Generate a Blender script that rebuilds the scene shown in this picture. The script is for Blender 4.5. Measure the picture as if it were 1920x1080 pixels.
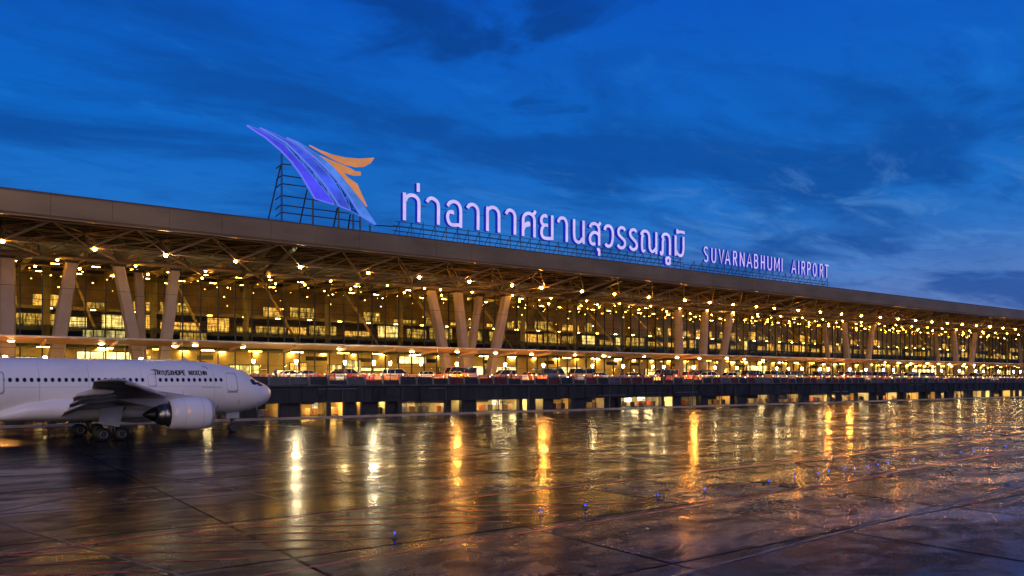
import bpy, math, random
import numpy as np
from mathutils import Vector, Matrix
random.seed(7)
R = math.radians
for o in list(bpy.data.objects):
    bpy.data.objects.remove(o)
SC = bpy.context.scene
COL = SC.collection

# ---------------------------------------------------------------- camera, sky, afterglow, exposure
# World axes: x runs along the terminal front, y runs from the camera towards it, z is up (metres).
CAM_H = 5.6
cam_d = bpy.data.cameras.new("camera")
cam = bpy.data.objects.new("camera", cam_d)
COL.objects.link(cam)
cam.location = (0, 0, CAM_H)
cam.rotation_euler = (R(90), 0, -math.atan2(1480, 2035))
cam_d.sensor_width = 36
cam_d.lens = 36 * 1480 / 1920
cam_d.shift_y = 172 / 1920
cam_d.clip_start = 0.5
cam_d.clip_end = 6000
SC.camera = cam

SC.view_settings.view_transform = 'Standard'
SC.view_settings.look = 'None'
SC.view_settings.gamma = 1
SC.view_settings.use_curve_mapping = False
SC.view_settings.exposure = 0.0
SC.cycles.use_denoising = True
SC.cycles.max_bounces = 8
SC.cycles.diffuse_bounces = 3
SC.cycles.glossy_bounces = 4
SC.cycles.transparent_max_bounces = 16
SC.cycles.sample_clamp_indirect = 6.0
SC.cycles.sample_clamp_direct = 0
SC.cycles.caustics_reflective = True


class NT:
    """small helper round a node tree"""
    def __init__(self, nt):
        self.nt = nt
    def n(self, typ, **kw):
        nd = self.nt.nodes.new(typ)
        for k, v in kw.items():
            if k in nd.bl_rna.properties:
                setattr(nd, k, v)
        return nd
    def l(self, a, b):
        self.nt.links.new(a, b)
    def val(self, sock, v):
        if hasattr(v, 'is_linked') or isinstance(v, bpy.types.NodeSocket):
            self.l(v, sock)
        else:
            sock.default_value = v
    def math(self, op, a, b=0.0, c=0.0, clamp=False):
        m = self.n('ShaderNodeMath', operation=op, use_clamp=clamp)
        self.val(m.inputs[0], a); self.val(m.inputs[1], b); self.val(m.inputs[2], c)
        return m.outputs[0]
    def mix(self, f, a, b, blend='MIX'):
        m = self.n('ShaderNodeMix', data_type='RGBA', blend_type=blend)
        self.val(m.inputs[0], f)
        for s, v in ((m.inputs[6], a), (m.inputs[7], b)):
            if isinstance(v, (tuple, list)):
                s.default_value = (*v[:3], 1)
            else:
                self.l(v, s)
        return m.outputs[2]
    def noise(self, vec, scale, detail=3, rough=.5, dist=0.0):
        m = self.n('ShaderNodeTexNoise')
        if vec is not None:
            self.l(vec, m.inputs['Vector'])
        m.inputs['Scale'].default_value = scale
        m.inputs['Detail'].default_value = detail
        m.inputs['Roughness'].default_value = rough
        m.inputs['Distortion'].default_value = dist
        return m.outputs['Fac']
    def ramp(self, fac, stops, mode='LINEAR'):
        m = self.n('ShaderNodeValToRGB')
        m.color_ramp.interpolation = mode
        el = m.color_ramp.elements
        while len(el) < len(stops):
            el.new(0.5)
        for e, (p, c) in zip(el, stops):
            e.position = p
            e.color = (*c, 1) if len(c) == 3 else c
        self.val(m.inputs[0], fac)
        return m.outputs[0]
    def sstep(self, x, lo, hi, a=0.0, b=1.0):
        m = self.n('ShaderNodeMapRange', interpolation_type='SMOOTHSTEP')
        self.val(m.inputs[0], x)
        m.inputs[1].default_value = lo; m.inputs[2].default_value = hi
        m.inputs[3].default_value = a; m.inputs[4].default_value = b
        return m.outputs[0]
    def mapping(self, vec, scale=(1, 1, 1), loc=(0, 0, 0), rot=(0, 0, 0)):
        m = self.n('ShaderNodeMapping')
        self.l(vec, m.inputs[0])
        m.inputs[1].default_value = loc; m.inputs[2].default_value = rot; m.inputs[3].default_value = scale
        return m.outputs[0]


# dusk sky: a Nishita sky just after sunset, deepened to the blue hour, with cloud layers
SUN_EL, SUN_AZ = 14.0, 205.0          # the afterglow comes from behind the camera
w = bpy.data.worlds.new("World"); SC.world = w; w.use_nodes = True
t = NT(w.node_tree)
for nd in list(w.node_tree.nodes):
    w.node_tree.nodes.remove(nd)
tc = t.n('ShaderNodeTexCoord')
sep = t.n('ShaderNodeSeparateXYZ'); t.l(tc.outputs['Generated'], sep.inputs[0])
dx, dy, dz = sep.outputs
zc = t.math('MAXIMUM', dz, 0.0)
base = t.ramp(zc, [(0.0, (.110, .220, .500)), (.08, (.060, .200, .530)), (.17, (.012, .165, .570)),
                   (.28, (.002, .128, .545)), (.43, (.001, .092, .520)), (.75, (.001, .060, .340)), (1.0, (.001, .048, .28))])
# warmer glow low over the far end of the building
side = t.math('ADD', t.math('MULTIPLY', dx, .93), t.math('MULTIPLY', dy, .36))
glow = t.math('MULTIPLY', t.sstep(side, .55, 1.0), t.sstep(zc, .22, .0))
base = t.mix(t.math('MULTIPLY', glow, .5), base, (.21, .215, .43))
sky = t.n('ShaderNodeTexSky', sky_type='NISHITA')
sky.sun_disc = False
sky.sun_elevation = R(1.5); sky.sun_rotation = R(250)
base = t.mix(.004, base, sky.outputs[0], 'ADD')
# clouds drawn on a flat layer overhead so that they crowd towards the horizon
inv = t.math('DIVIDE', 1.0, t.math('ADD', zc, .10))
cv = t.n('ShaderNodeCombineXYZ')
t.l(t.math('MULTIPLY', dx, inv), cv.inputs[0]); t.l(t.math('MULTIPLY', dy, inv), cv.inputs[1])
c1 = t.noise(t.mapping(cv.outputs[0], (.55, .95, 1), (3.1, 1.7, 0), (0, 0, R(25))), 1.5, 7, .58, .5)
c2 = t.noise(t.mapping(cv.outputs[0], (.8, 1.5, 1), (7.3, 4.2, 2), (0, 0, R(-12))), 2.6, 6, .62, .7)
base = t.mix(t.math('MULTIPLY', t.sstep(c1, .44, .62), .72), base, (.004, .062, .300))
base = t.mix(t.math('MULTIPLY', t.sstep(c2, .54, .74), .20), base, (.020, .250, .800))
# one bank of dark cloud high over the middle of the roof
vm = t.n('ShaderNodeVectorMath', operation='DISTANCE')
t.l(t.mapping(tc.outputs['Generated'], (1, 1, 2.3)), vm.inputs[0])
BANK = Vector((.551, .716, .430)).normalized()
vm.inputs[1].default_value = (BANK.x, BANK.y, BANK.z * 2.3)
c3 = t.noise(t.mapping(cv.outputs[0], (1, 1, 1), (1.3, .4, 5)), 3.2, 6, .55, .6)
bank = t.sstep(t.math('SUBTRACT', t.math('MULTIPLY', c3, 1.25), t.math('MULTIPLY', vm.outputs['Value'], 1.15)), .43, .68)
base = t.mix(t.math('MULTIPLY', bank, .62), base, (.003, .030, .165))
# low cloud streaks towards the right
c4 = t.noise(t.mapping(cv.outputs[0], (.32, .75, 1), (2.7, 9.4, 1), (0, 0, R(-32))), 2.2, 7, .6, .5)
low = t.math('MULTIPLY', t.math('MULTIPLY', t.sstep(c4, .47, .62), t.sstep(side, .45, .85)), t.sstep(zc, .38, .2))
base = t.mix(t.math('MULTIPLY', low, .22), base, (.012, .075, .300))
pale = t.math('MULTIPLY', t.math('MULTIPLY', t.sstep(c2, .50, .66), t.sstep(side, .70, .92)), t.math('MULTIPLY', t.sstep(zc, .08, .16), t.sstep(zc, .30, .2)))
base = t.mix(t.math('MULTIPLY', pale, .32), base, (.10, .27, .60))
fine = t.noise(t.mapping(cv.outputs[0], (1, 1.8, 1), (5, 2, 3), (0, 0, R(18))), 5.5, 6, .65, .6)
base = t.mix(t.math('MULTIPLY', t.sstep(fine, .46, .70), .22), base, (.004, .055, .29))
bg = t.n('ShaderNodeBackground'); t.l(base, bg.inputs[0]); bg.inputs[1].default_value = 1.0
out = t.n('ShaderNodeOutputWorld'); t.l(bg.outputs[0], out.inputs[0])

sun_d = bpy.data.lights.new("afterglow", 'SUN')
sun_d.energy = 1.1
sun_d.angle = R(50)
sun_d.color = (1.0, .73, .54)
sun = bpy.data.objects.new("afterglow", sun_d); COL.objects.link(sun)
sd = Vector((math.sin(R(SUN_AZ)) * math.cos(R(SUN_EL)), math.cos(R(SUN_AZ)) * math.cos(R(SUN_EL)), math.sin(R(SUN_EL))))
sun.rotation_euler = sd.to_track_quat('Z', 'Y').to_euler()


# ---------------------------------------------------------------- helpers
ONES = "zeroth first second third fourth fifth sixth seventh eighth ninth tenth eleventh twelfth thirteenth fourteenth fifteenth sixteenth seventeenth eighteenth nineteenth".split()
TENS = ["", "", "twent", "thirt", "fort", "fift", "sixt", "sevent", "eight", "ninet"]


def nth(k):
    if k > 99:
        return "hundredth" if k == 100 else "hundred-and-" + nth(k - 100)
    if k < 20:
        return ONES[k]
    a, b = divmod(k, 10)
    return TENS[a] + ("ieth" if b == 0 else "y-" + ONES[b])


class MB:
    """collects faces and links them as ONE mesh object"""
    def __init__(self):
        self.v = []; self.f = []; self.m = []
    def quad(self, pts, m=0):
        i = len(self.v); self.v += [tuple(p) for p in pts]
        self.f.append(tuple(range(i, i + len(pts)))); self.m.append(m)
    def box(self, x0, x1, y0, y1, z0, z1, m=0):
        self.hexa([(x0, y0, z0), (x1, y0, z0), (x1, y1, z0), (x0, y1, z0), (x0, y0, z1), (x1, y0, z1), (x1, y1, z1), (x0, y1, z1)], m)
    def hexa(self, p, m=0):
        i = len(self.v); self.v += [tuple(q) for q in p]
        for f in ((0, 3, 2, 1), (4, 5, 6, 7), (0, 1, 5, 4), (1, 2, 6, 5), (2, 3, 7, 6), (3, 0, 4, 7)):
            self.f.append(tuple(i + k for k in f)); self.m.append(m)
    def rings(self, rings, m=0, closed=True, cap=(True, True)):
        i = len(self.v); n = len(rings[0])
        for r in rings:
            self.v += [tuple(p) for p in r]
        for a in range(len(rings) - 1):
            for k in range(n if closed else n - 1):
                k2 = (k + 1) % n
                self.f.append((i + a * n + k, i + a * n + k2, i + (a + 1) * n + k2, i + (a + 1) * n + k)); self.m.append(m)
        if closed and cap[0]:
            self.f.append(tuple(i + k for k in reversed(range(n)))); self.m.append(m)
        if closed and cap[1]:
            self.f.append(tuple(i + (len(rings) - 1) * n + k for k in range(n))); self.m.append(m)
    def tube(self, a, b, r, n=6, m=0, r2=None):
        a = Vector(a); b = Vector(b); d = (b - a).normalized()
        u = d.cross(Vector((0, 0, 1)))
        if u.length < 1e-3:
            u = d.cross(Vector((1, 0, 0)))
        u.normalize(); v = u.cross(d)
        r2 = r if r2 is None else r2
        self.rings([[a + (u * math.cos(2 * math.pi * k / n) + v * math.sin(2 * math.pi * k / n)) * r for k in range(n)],
                    [b + (u * math.cos(2 * math.pi * k / n) + v * math.sin(2 * math.pi * k / n)) * r2 for k in range(n)]], m)
    def lathe(self, prof, axis='z', n=16, o=(0, 0, 0), m=0, cap=(True, True)):
        rs = []
        for (r, h) in prof:
            ring = []
            for k in range(n):
                c, s = r * math.cos(2 * math.pi * k / n), r * math.sin(2 * math.pi * k / n)
                p = {'z': (c, s, h), 'x': (h, c, s), 'y': (s, h, c)}[axis]
                ring.append((p[0] + o[0], p[1] + o[1], p[2] + o[2]))
            rs.append(ring)
        self.rings(rs, m, True, cap)
    def ball(self, o, r, n=8, k=5, m=0, sz=1.0):
        self.lathe([(max(1e-4, r * math.sin(math.pi * j / k)), -r * sz * math.cos(math.pi * j / k)) for j in range(k + 1)], 'z', n, o, m)
    def prism(self, poly, y0, y1, m=0, ms=None):
        """a polygon in the x-z plane given thickness along y"""
        n = len(poly); ms = m if ms is None else ms
        i = len(self.v)
        self.v += [(p[0], y0, p[1]) for p in poly] + [(p[0], y1, p[1]) for p in poly]
        self.f.append(tuple(i + k for k in range(n))); self.m.append(m)
        self.f.append(tuple(i + n + k for k in reversed(range(n)))); self.m.append(ms)
        for k in range(n):
            k2 = (k + 1) % n
            self.f.append((i + k2, i + k, i + n + k, i + n + k2)); self.m.append(ms)
    def mesh(self, name, mats, smooth=False):
        me = bpy.data.meshes.new(name)
        me.from_pydata(self.v, [], self.f)
        for mt in (mats if isinstance(mats, (list, tuple)) else [mats]):
            me.materials.append(mt)
        me.polygons.foreach_set('material_index', self.m)
        if smooth:
            me.polygons.foreach_set('use_smooth', [True] * len(self.f))
        me.update()
        return me
    def build(self, name, mats, parent=None, smooth=False, kind=None):
        return link(name, self.mesh(name, mats, smooth), parent, kind)


def link(name, me, parent=None, kind=None, loc=None):
    o = bpy.data.objects.new(name, me); COL.objects.link(o)
    if parent is not None:
        o.parent = parent
    if kind:
        o['kind'] = kind
    if loc is not None:
        o.location = loc
    return o


def tag(o, label, cat, group=None):
    o['label'] = label; o['category'] = cat
    if group:
        o['group'] = group
    return o


def thing(name, label, cat, loc=(0, 0, 0), rz=0.0, group=None):
    o = bpy.data.objects.new(name, None); COL.objects.link(o)
    o.location = loc; o.rotation_euler = (0, 0, rz)
    o.empty_display_size = .2
    return tag(o, label, cat, group)


def fix_normals(o):
    import bmesh
    bm = bmesh.new(); bm.from_mesh(o.data)
    bmesh.ops.recalc_face_normals(bm, faces=bm.faces)
    bm.to_mesh(o.data); bm.free()
    return o


KIDS = {}


def copy_tree(o, parent=None):
    c = o.copy(); COL.objects.link(c)
    if parent is not None:
        c.parent = parent
    if o.name not in KIDS:
        KIDS[o.name] = list(o.children)
    for ch in KIDS[o.name]:
        copy_tree(ch, c)
    return c


def dup(root, loc, rz, label, group=None):
    c = copy_tree(root)
    c.location = loc; c.rotation_euler = (0, 0, rz); c['label'] = label
    if group:
        c['group'] = group
    return c


def paint(c, o):
    """give one copy its own colour while it shares mesh data"""
    o.material_slots[0].link = 'OBJECT'
    o.material_slots[0].material = c


# ---------------------------------------------------------------- materials
def mat(name, col, rough=.6, metal=0.0, vary=.12, scale=.8, rvary=.1, spec=.5, bump=0.0, bscale=6.0, streak=None):
    m = bpy.data.materials.new(name); m.use_nodes = True
    t = NT(m.node_tree); b = m.node_tree.nodes['Principled BSDF']
    geo = t.n('ShaderNodeNewGeometry')
    vec = geo.outputs['Position']
    if streak:
        vec = t.mapping(vec, streak)
    nz = t.noise(vec, scale, 5, .6)
    lo = tuple(max(0, c * (1 - vary * 1.6)) for c in col); hi = tuple(min(1, c * (1 + vary * 1.2)) for c in col)
    t.l(t.ramp(nz, [(.3, lo), (.7, hi)]), b.inputs['Base Color'])
    n2 = t.noise(vec, scale * 3.1, 4)
    t.l(t.math('ADD', rough - rvary * .5, t.math('MULTIPLY', n2, rvary)), b.inputs['Roughness'])
    b.inputs['Metallic'].default_value = metal
    b.inputs['Specular IOR Level'].default_value = spec
    if bump:
        bp = t.n('ShaderNodeBump'); bp.inputs['Strength'].default_value = bump; bp.inputs['Distance'].default_value = .05
        t.l(t.noise(geo.outputs['Position'], bscale, 5), bp.inputs['Height']); t.l(bp.outputs[0], b.inputs['Normal'])
    return m


def emit(name, col, strength, vary=0.0, scale=.7, sample=True):
    m = bpy.data.materials.new(name); m.use_nodes = True
    t = NT(m.node_tree)
    m.node_tree.nodes.remove(m.node_tree.nodes['Principled BSDF'])
    e = t.n('ShaderNodeEmission'); e.inputs[0].default_value = (*col, 1); e.inputs[1].default_value = strength
    if vary:
        geo = t.n('ShaderNodeNewGeometry')
        nz = t.noise(t.mapping(geo.outputs['Position'], (2.4, 1, .55) if scale > .6 else (1, 1, 1.6)), scale, 5, .65)
        st = t.sstep(nz, .36, .68, 1 - vary, 1 + vary)
        if scale > .6:      # shelves, counters and people seen through the panes
            sh = t.noise(t.mapping(geo.outputs['Position'], (.25, 1, 3.4), (3, 1, 2)), scale * 1.3, 3, .6)
            st = t.math('MULTIPLY', st, t.sstep(sh, .40, .52, .45, 1.15))
        t.l(t.math('MULTIPLY', strength, st), e.inputs[1])
    o = m.node_tree.nodes['Material Output']
    t.l(e.outputs[0], o.inputs[0])
    if not sample:
        m.cycles.emission_sampling = 'NONE'
    return m


def glass(name, tint, refl, rough=.03, through=1.0):
    m = bpy.data.materials.new(name); m.use_nodes = True
    t = NT(m.node_tree)
    m.node_tree.nodes.remove(m.node_tree.nodes['Principled BSDF'])
    tr = t.n('ShaderNodeBsdfTransparent'); tr.inputs[0].default_value = (*[c * through for c in tint], 1)
    gl = t.n('ShaderNodeBsdfGlossy'); gl.inputs[0].default_value = (.8, .85, .85, 1); gl.inputs[1].default_value = rough
    fr = t.n('ShaderNodeFresnel'); fr.inputs[0].default_value = 1.45
    mx = t.n('ShaderNodeMixShader')
    t.l(t.math('MULTIPLY', fr.outputs[0], refl, clamp=True), mx.inputs[0])
    t.l(tr.outputs[0], mx.inputs[1]); t.l(gl.outputs[0], mx.inputs[2])
    t.l(mx.outputs[0], m.node_tree.nodes['Material Output'].inputs[0])
    return m


M = {}
M['fascia'] = mat('bronze_cladding', (.285, .178, .085), .36, .35, .16, .22, .18, streak=(.5, .5, 1.4))
M['gutter'] = mat('gutter_metal', (.07, .06, .055), .5)
M['column'] = mat('beige_column_paint', (.30, .23, .165), .62, 0, .1, .5)
M['truss'] = mat('bronze_truss_paint', (.17, .112, .07), .5, 0, .12)
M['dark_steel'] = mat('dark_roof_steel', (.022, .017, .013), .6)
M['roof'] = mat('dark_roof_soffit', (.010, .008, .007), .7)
M['mullion'] = mat('dark_mullion_metal', (.035, .036, .034), .45, .3)
M['glass'] = glass('facade_glass', (.94, .87, .62), .08)
M['spandrel'] = glass('dark_spandrel_glass', (.55, .55, .42), .18)
M['canopy_top'] = mat('grey_canopy_edge', (.42, .38, .36), .4)
M['canopy_under'] = mat('bronze_canopy_underside', (.52, .28, .10), .45)
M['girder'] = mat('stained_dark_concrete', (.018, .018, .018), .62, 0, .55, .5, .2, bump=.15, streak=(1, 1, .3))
M['ledge'] = mat('grey_concrete_ledge', (.055, .055, .060), .6, 0, .3, .6)
M['deck'] = mat('deck_asphalt', (.05, .05, .05), .55)
M['post'] = mat('grey_parapet_post', (.16, .16, .17), .5, .2)
M['panel_red'] = mat('dark_red_panel', (.095, .02, .017), .5, 0, .35)
M['panel_grey'] = mat('blue_grey_panel', (.085, .085, .10), .5, 0, .25)
M['panel_dark'] = mat('black_panel', (.022, .022, .026), .5, 0, .3)
M['rail'] = mat('rail_metal', (.12, .09, .08), .4, .5)
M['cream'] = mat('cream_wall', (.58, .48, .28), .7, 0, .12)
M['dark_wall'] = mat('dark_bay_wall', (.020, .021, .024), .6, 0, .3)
M['olive'] = mat('olive_interior_wall', (.52, .37, .17), .7, 0, .35, .25)
M['inner_floor'] = mat('interior_stone_floor', (.18, .16, .12), .35)
M['inner_slab'] = mat('interior_slab_edge', (.26, .225, .12), .5)
M['steel_blue'] = mat('sign_support_steel', (.045, .055, .075), .5, .3)
M['kerb'] = mat('tan_kerb_concrete', (.36, .27, .19), .6, 0, .2, .9)
M['black'] = mat('black_rubber', (.012, .012, .013), .6)
M['white_paint'] = mat('aircraft_white_paint', (.88, .81, .755), .26, 0, .045, .35, .1)
M['grey_paint'] = mat('wing_grey_paint', (.46, .40, .35), .40, 0, .18, .6)
M['wing_light'] = mat('slat_pale_grey', (.42, .42, .45), .35, 0, .1)
M['door_line'] = mat('door_outline_grey', (.30, .28, .30), .5, 0, .1)
M['dark_glass'] = mat('dark_window_glass', (.010, .012, .016), .12, 0, .1)
M['navy_text'] = mat('navy_lettering', (.016, .018, .035), .5, 0, .05)
M['engine_metal'] = mat('burnished_exhaust_metal', (.24, .23, .235), .28, .9, .2, 2.0)
M['engine_dark'] = mat('dark_engine_metal', (.04, .036, .034), .4, .7)  # one dark metal for intake duct, fan duct and exhaust cone
M['gear'] = mat('landing_gear_metal', (.075, .07, .07), .45, .4)
M['rim'] = mat('wheel_rim_grey', (.11, .105, .10), .45, .4)
M['skin'] = mat('skin', (.35, .21, .15), .6, 0, .05)
M['hair'] = mat('black_hair', (.012, .010, .009), .5, 0, .05)

M['face'] = emit('lavender_letter_face', (.62, .52, 1.0), 1.0, .10, .5)
M['side'] = emit('blue_letter_side', (.012, .022, .42), .9)
M['blade_violet'] = emit('violet_blade', (.070, .070, .86), .92, .25, .16)
M['blade_blue'] = emit('blue_blade', (.060, .120, .88), .85, .35, .16)
M['blade_sky'] = emit('sky_blue_blade', (.075, .26, .86), .80, .3, .22)
M['blade_strip'] = emit('deep_blue_strip', (.012, .085, .50), .75, .6, 1.4)
M['blade_edge'] = emit('pale_blade_edge', (.16, .20, .95), .9)
M['blade_orange'] = emit('orange_emblem_panel', (.62, .24, .10), .95, .12, .3)  # glow put into the orange in place of floodlight on the panels
M['bulb_amber'] = emit('amber_bulb', (1.0, .40, .035), 190)
M['bulb_orange'] = emit('deep_orange_bulb', (1.0, .37, .03), 800)
M['bulb_warm'] = emit('warm_bulb', (1.0, .68, .30), 350)
M['bulb_small'] = emit('small_amber_bulb', (1.0, .46, .06), 60)
M['pendant'] = emit('pendant_bulb', (1.0, .60, .17), 24)
M['pendant_dim'] = emit('pendant_bulb_dim', (1.0, .56, .14), 7)
M['pendant_white'] = emit('pendant_bulb_white', (1.0, .82, .52), 30)
M['downlight'] = emit('canopy_downlight_lens', (1.0, .64, .26), 60)
M['lantern'] = emit('lantern_glass', (1.0, .72, .34), 120)
M['lantern_streak'] = emit('orange_lantern_glass', (1.0, .39, .06), 1050)  # overdriven glow added to throw orange streaks on the apron
M['lantern_white'] = emit('white_lantern_glass', (1.0, .80, .46), 700)
M['tube_light'] = emit('ceiling_tube', (1.0, .66, .22), 75)
M['bay_amber'] = emit('bay_amber_lamp', (1.0, .55, .12), 110)
M['bay_light'] = emit('bay_ceiling_lamp', (1.0, .74, .32), 130)
M['shop_a'] = emit('lit_shop_amber', (1.0, .58, .16), 1.15, .7, 1.1)
M['shop_b'] = emit('lit_shop_cream', (1.0, .80, .42), 1.5, .7, .8)
M['shop_w'] = emit('lit_shop_white', (1.0, .90, .66), 2.6, .5, .6)
M['shop_o'] = emit('lit_orange_board', (1.0, .42, .06), 1.1, .5, 1.2)
M['hall_glow'] = emit('dim_olive_glow', (.75, .50, .14), .75, .9, .8)  # dim glow added as background bands of light in the hall
M['bollard'] = emit('bollard_lamp_glass', (1.0, .60, .22), 6)
M['head'] = emit('headlight_glass', (1.0, .88, .66), 16)
M['tail'] = emit('tail_light_glass', (1.0, .06, .02), 4)
M['blue_lens'] = emit('blue_taxiway_lens', (.02, .06, 1.0), 3)
M['amber_led'] = emit('amber_led_text', (1.0, .50, .06), 5)

# measured outlines (metres along the front, height)
THAI = [[[(58.62,34.67),(58.62,30.39)],[(58.77,33.4),(58.92,33.89),(59.34,34.29),(59.91,34.44),(60.55,34.34),(61.05,33.9),(61.18,33.26),(61.18,32.42),(61.16,30.37)],[(61.05,36.5),(61.05,35.13)]],[[(62.62,33.75),(62.89,34.19),(63.49,34.46),(64.09,34.3),(64.58,33.9),(64.74,33.25),(64.74,32.31),(64.72,30.39)]],[[(66.46,33.62),(66.79,34.14),(67.52,34.48),(68.31,34.34),(68.8,33.78),(68.94,33.02),(68.94,31.86),(68.94,30.39)],[(68.82,30.83),(67.41,30.67),(66.76,30.93),(66.46,31.66),(66.49,32.24),(66.79,32.68),(67.58,32.8)],[(67.39,32.83),(67.39,32.39)]],[[(70.24,33.77),(70.58,34.25),(71.19,34.47),(71.77,34.35),(72.22,33.87),(72.34,33.25),(72.34,32.27),(72.32,30.4)]],[[(74.21,30.45),(74.22,32.5),(74.22,33.74),(74.48,34.22),(75.18,34.51),(75.94,34.39),(76.44,33.89),(76.56,33.32),(76.57,32.33),(76.57,30.44)],[(73.97,34.32),(74.42,34.2)]],[[(78.02,33.77),(78.32,34.26),(78.82,34.5),(79.39,34.39),(79.78,33.98),(79.91,33.45),(79.91,32.26),(79.89,30.44)]],[[(81.64,30.4),(81.66,32.28),(81.69,33.39),(81.98,34.07),(82.76,34.45),(83.57,34.31),(84.02,33.81),(84.13,33.31),(84.13,32.2),(84.13,30.43)],[(83.69,34.33),(84.1,34.61),(84.31,35.06)],[(81.72,31.55),(81.95,32.04),(82.35,32.32),(82.82,32.37)],[(82.91,32.24),(82.88,32.75),(82.47,32.65),(82.01,32.37)]],[[(86.71,34.18),(86.67,34.51),(86.17,34.42),(85.73,34.02),(85.66,33.4),(86.05,32.88),(87.13,32.87)],[(86.23,32.76),(85.82,32.2),(85.69,31.62),(85.76,31.07),(86.11,30.64),(86.83,30.53),(88.34,30.67)],[(88.1,34.73),(88.1,30.45)]],[[(89.42,33.7),(89.75,34.31),(90.37,34.58),(90.99,34.46),(91.34,33.98),(91.46,33.41),(91.46,32.26),(91.45,30.39)]],[[(93.19,34.69),(93.19,33.24),(93.21,31.88),(93.37,31.09),(93.79,30.69),(94.32,30.62),(94.8,30.87),(95.18,31.44)],[(95.45,34.68),(95.45,30.45)]],[[(97.02,33.64),(97.34,34.21),(98.06,34.45),(98.72,34.32),(99.14,33.84),(99.29,33.19),(99.29,32.12),(99.29,30.51)],[(99.1,34.25),(99.38,34.52),(99.63,34.84)],[(99.1,32.51),(98.61,32.79),(97.95,32.8),(97.31,32.4),(97.01,31.71),(97.13,31.03),(97.62,30.65),(98.33,30.79)],[(98.74,29.72),(99.16,29.76),(99.29,29.36),(99.29,28.61)]],[[(100.66,33.55),(100.89,34.16),(101.56,34.45),(102.24,34.27),(102.67,33.65),(102.76,32.74),(102.64,31.73),(102.3,30.94),(101.68,30.64),(101.17,30.7),(100.89,31.05)]],[[(105.93,34.03),(105.58,34.42),(105.06,34.51),(104.42,34.25),(104.16,33.73),(104.36,33.08),(105.06,32.58),(105.73,32.13),(105.94,31.56),(105.7,30.96),(105.12,30.65),(104.42,30.73),(104.02,31.15)]],[[(108.89,34.02),(108.65,34.38),(108.11,34.45),(107.52,34.23),(107.26,33.69),(107.52,33.08),(108.23,32.54),(108.85,32.07),(109.07,31.53),(108.89,31.0),(108.29,30.66),(107.64,30.72),(107.17,31.21)]],[[(110.83,33.72),(110.29,33.9),(110.66,34.36),(111.34,34.55),(112.02,34.38),(112.4,33.8),(112.51,32.75),(112.54,31.59),(112.84,30.94),(113.39,30.73),(113.94,31.05),(114.33,31.57)],[(114.42,34.65),(114.42,30.37)],[(110.87,33.68),(110.53,33.26),(110.46,32.34),(110.46,31.48),(110.6,30.73),(111.04,30.48)],[(111.07,30.92),(111.07,30.47)]],[[(116.56,33.66),(116.1,33.9),(116.45,34.38),(117.09,34.58),(117.79,34.43),(118.21,33.83),(118.29,32.85),(118.29,30.48)],[(116.62,33.61),(116.28,33.14),(116.24,32.05),(116.21,30.58)],[(115.75,31.03),(115.75,30.52),(116.24,30.57)],[(117.13,29.83),(118.29,29.94)],[(118.29,29.99),(118.29,28.76)],[(118.38,28.79),(117.33,28.7)],[(117.33,28.62),(117.18,29.89)]],[[(119.95,34.61),(119.95,30.54)],[(120.02,31.74),(120.53,30.99),(121.33,30.68),(121.99,31.01),(122.25,31.85),(122.28,33.06),(122.28,34.56)],[(120.16,35.25),(121.33,35.47),(122.43,35.43)],[(120.45,35.91),(120.45,35.44)],[(122.35,35.72),(122.35,35.17)]]]
EMBLEM = [[(34.32,40.56),(35.54,39.97),(36.86,39.39),(39.04,37.95),(40.59,36.62),(41.98,34.98),(43.04,33.44),(44.11,31.79),(47.11,31.33),(46.28,32.35),(44.47,34.16),(42.68,35.94),(40.93,37.52),(39.39,38.84),(38.03,39.35),(36.53,40.07),(35.21,40.4)],[(47.21,31.34),(46.38,32.39),(44.56,34.21),(42.77,35.99),(41.02,37.56),(39.47,38.88),(39.73,38.96),(41.84,37.43),(43.97,35.56),(45.96,33.44),(47.61,31.17)],[(36.11,40.57),(38.03,39.85),(39.9,39.1),(41.98,37.52),(44.11,35.65),(46.1,33.53),(47.86,31.25),(49.64,30.78),(48.7,32.33),(47.21,34.39),(45.37,36.19),(43.39,37.76),(41.63,38.82),(39.9,39.52),(38.03,40.1)],[(49.74,30.74),(48.85,32.35),(47.35,34.41),(45.52,36.21),(43.54,37.78),(41.77,38.84),(40.41,39.36),(41.98,38.93),(43.97,37.68),(45.77,36.3),(47.61,34.66),(49.11,32.94),(51.17,30.14)],[(39.9,39.86),(41.63,39.49),(43.39,38.7),(45.19,37.88),(46.84,36.77),(48.7,34.96),(50.79,32.78),(53.81,29.15),(51.36,30.2),(49.26,33.11),(47.76,34.82),(45.92,36.45),(44.11,37.79),(41.98,39.05)],[(43.31,39.41),(44.83,38.94),(46.84,38.59),(48.89,38.5),(50.98,38.7),(53.51,39.26),(52.92,38.36),(51.94,37.72),(50.6,37.45),(48.89,37.53),(47.02,38.01),(45.19,38.66)],[(44.83,38.17),(46.28,37.8),(48.14,37.41),(49.64,37.03),(50.4,36.71),(51.21,36.78),(51.29,36.28),(50.21,36.12),(49.26,36.27),(48.42,36.44),(49.07,35.72),(50.4,35.03),(50.69,34.9),(51.36,33.57),(52.33,31.74),(50.98,33.17),(49.45,34.72),(48.14,36.01),(46.84,37.11),(45.55,37.86)]]
EPOST = [[(39.35,37.59),(39.35,28.26)],[(43.97,31.86),(43.97,28.27)],[(47.95,31.18),(47.95,28.29)],[(50.25,30.33),(50.31,28.26)],[(51.4,30.11),(51.4,28.34)],[(53.02,29.14),(53.02,28.25)]]
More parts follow.
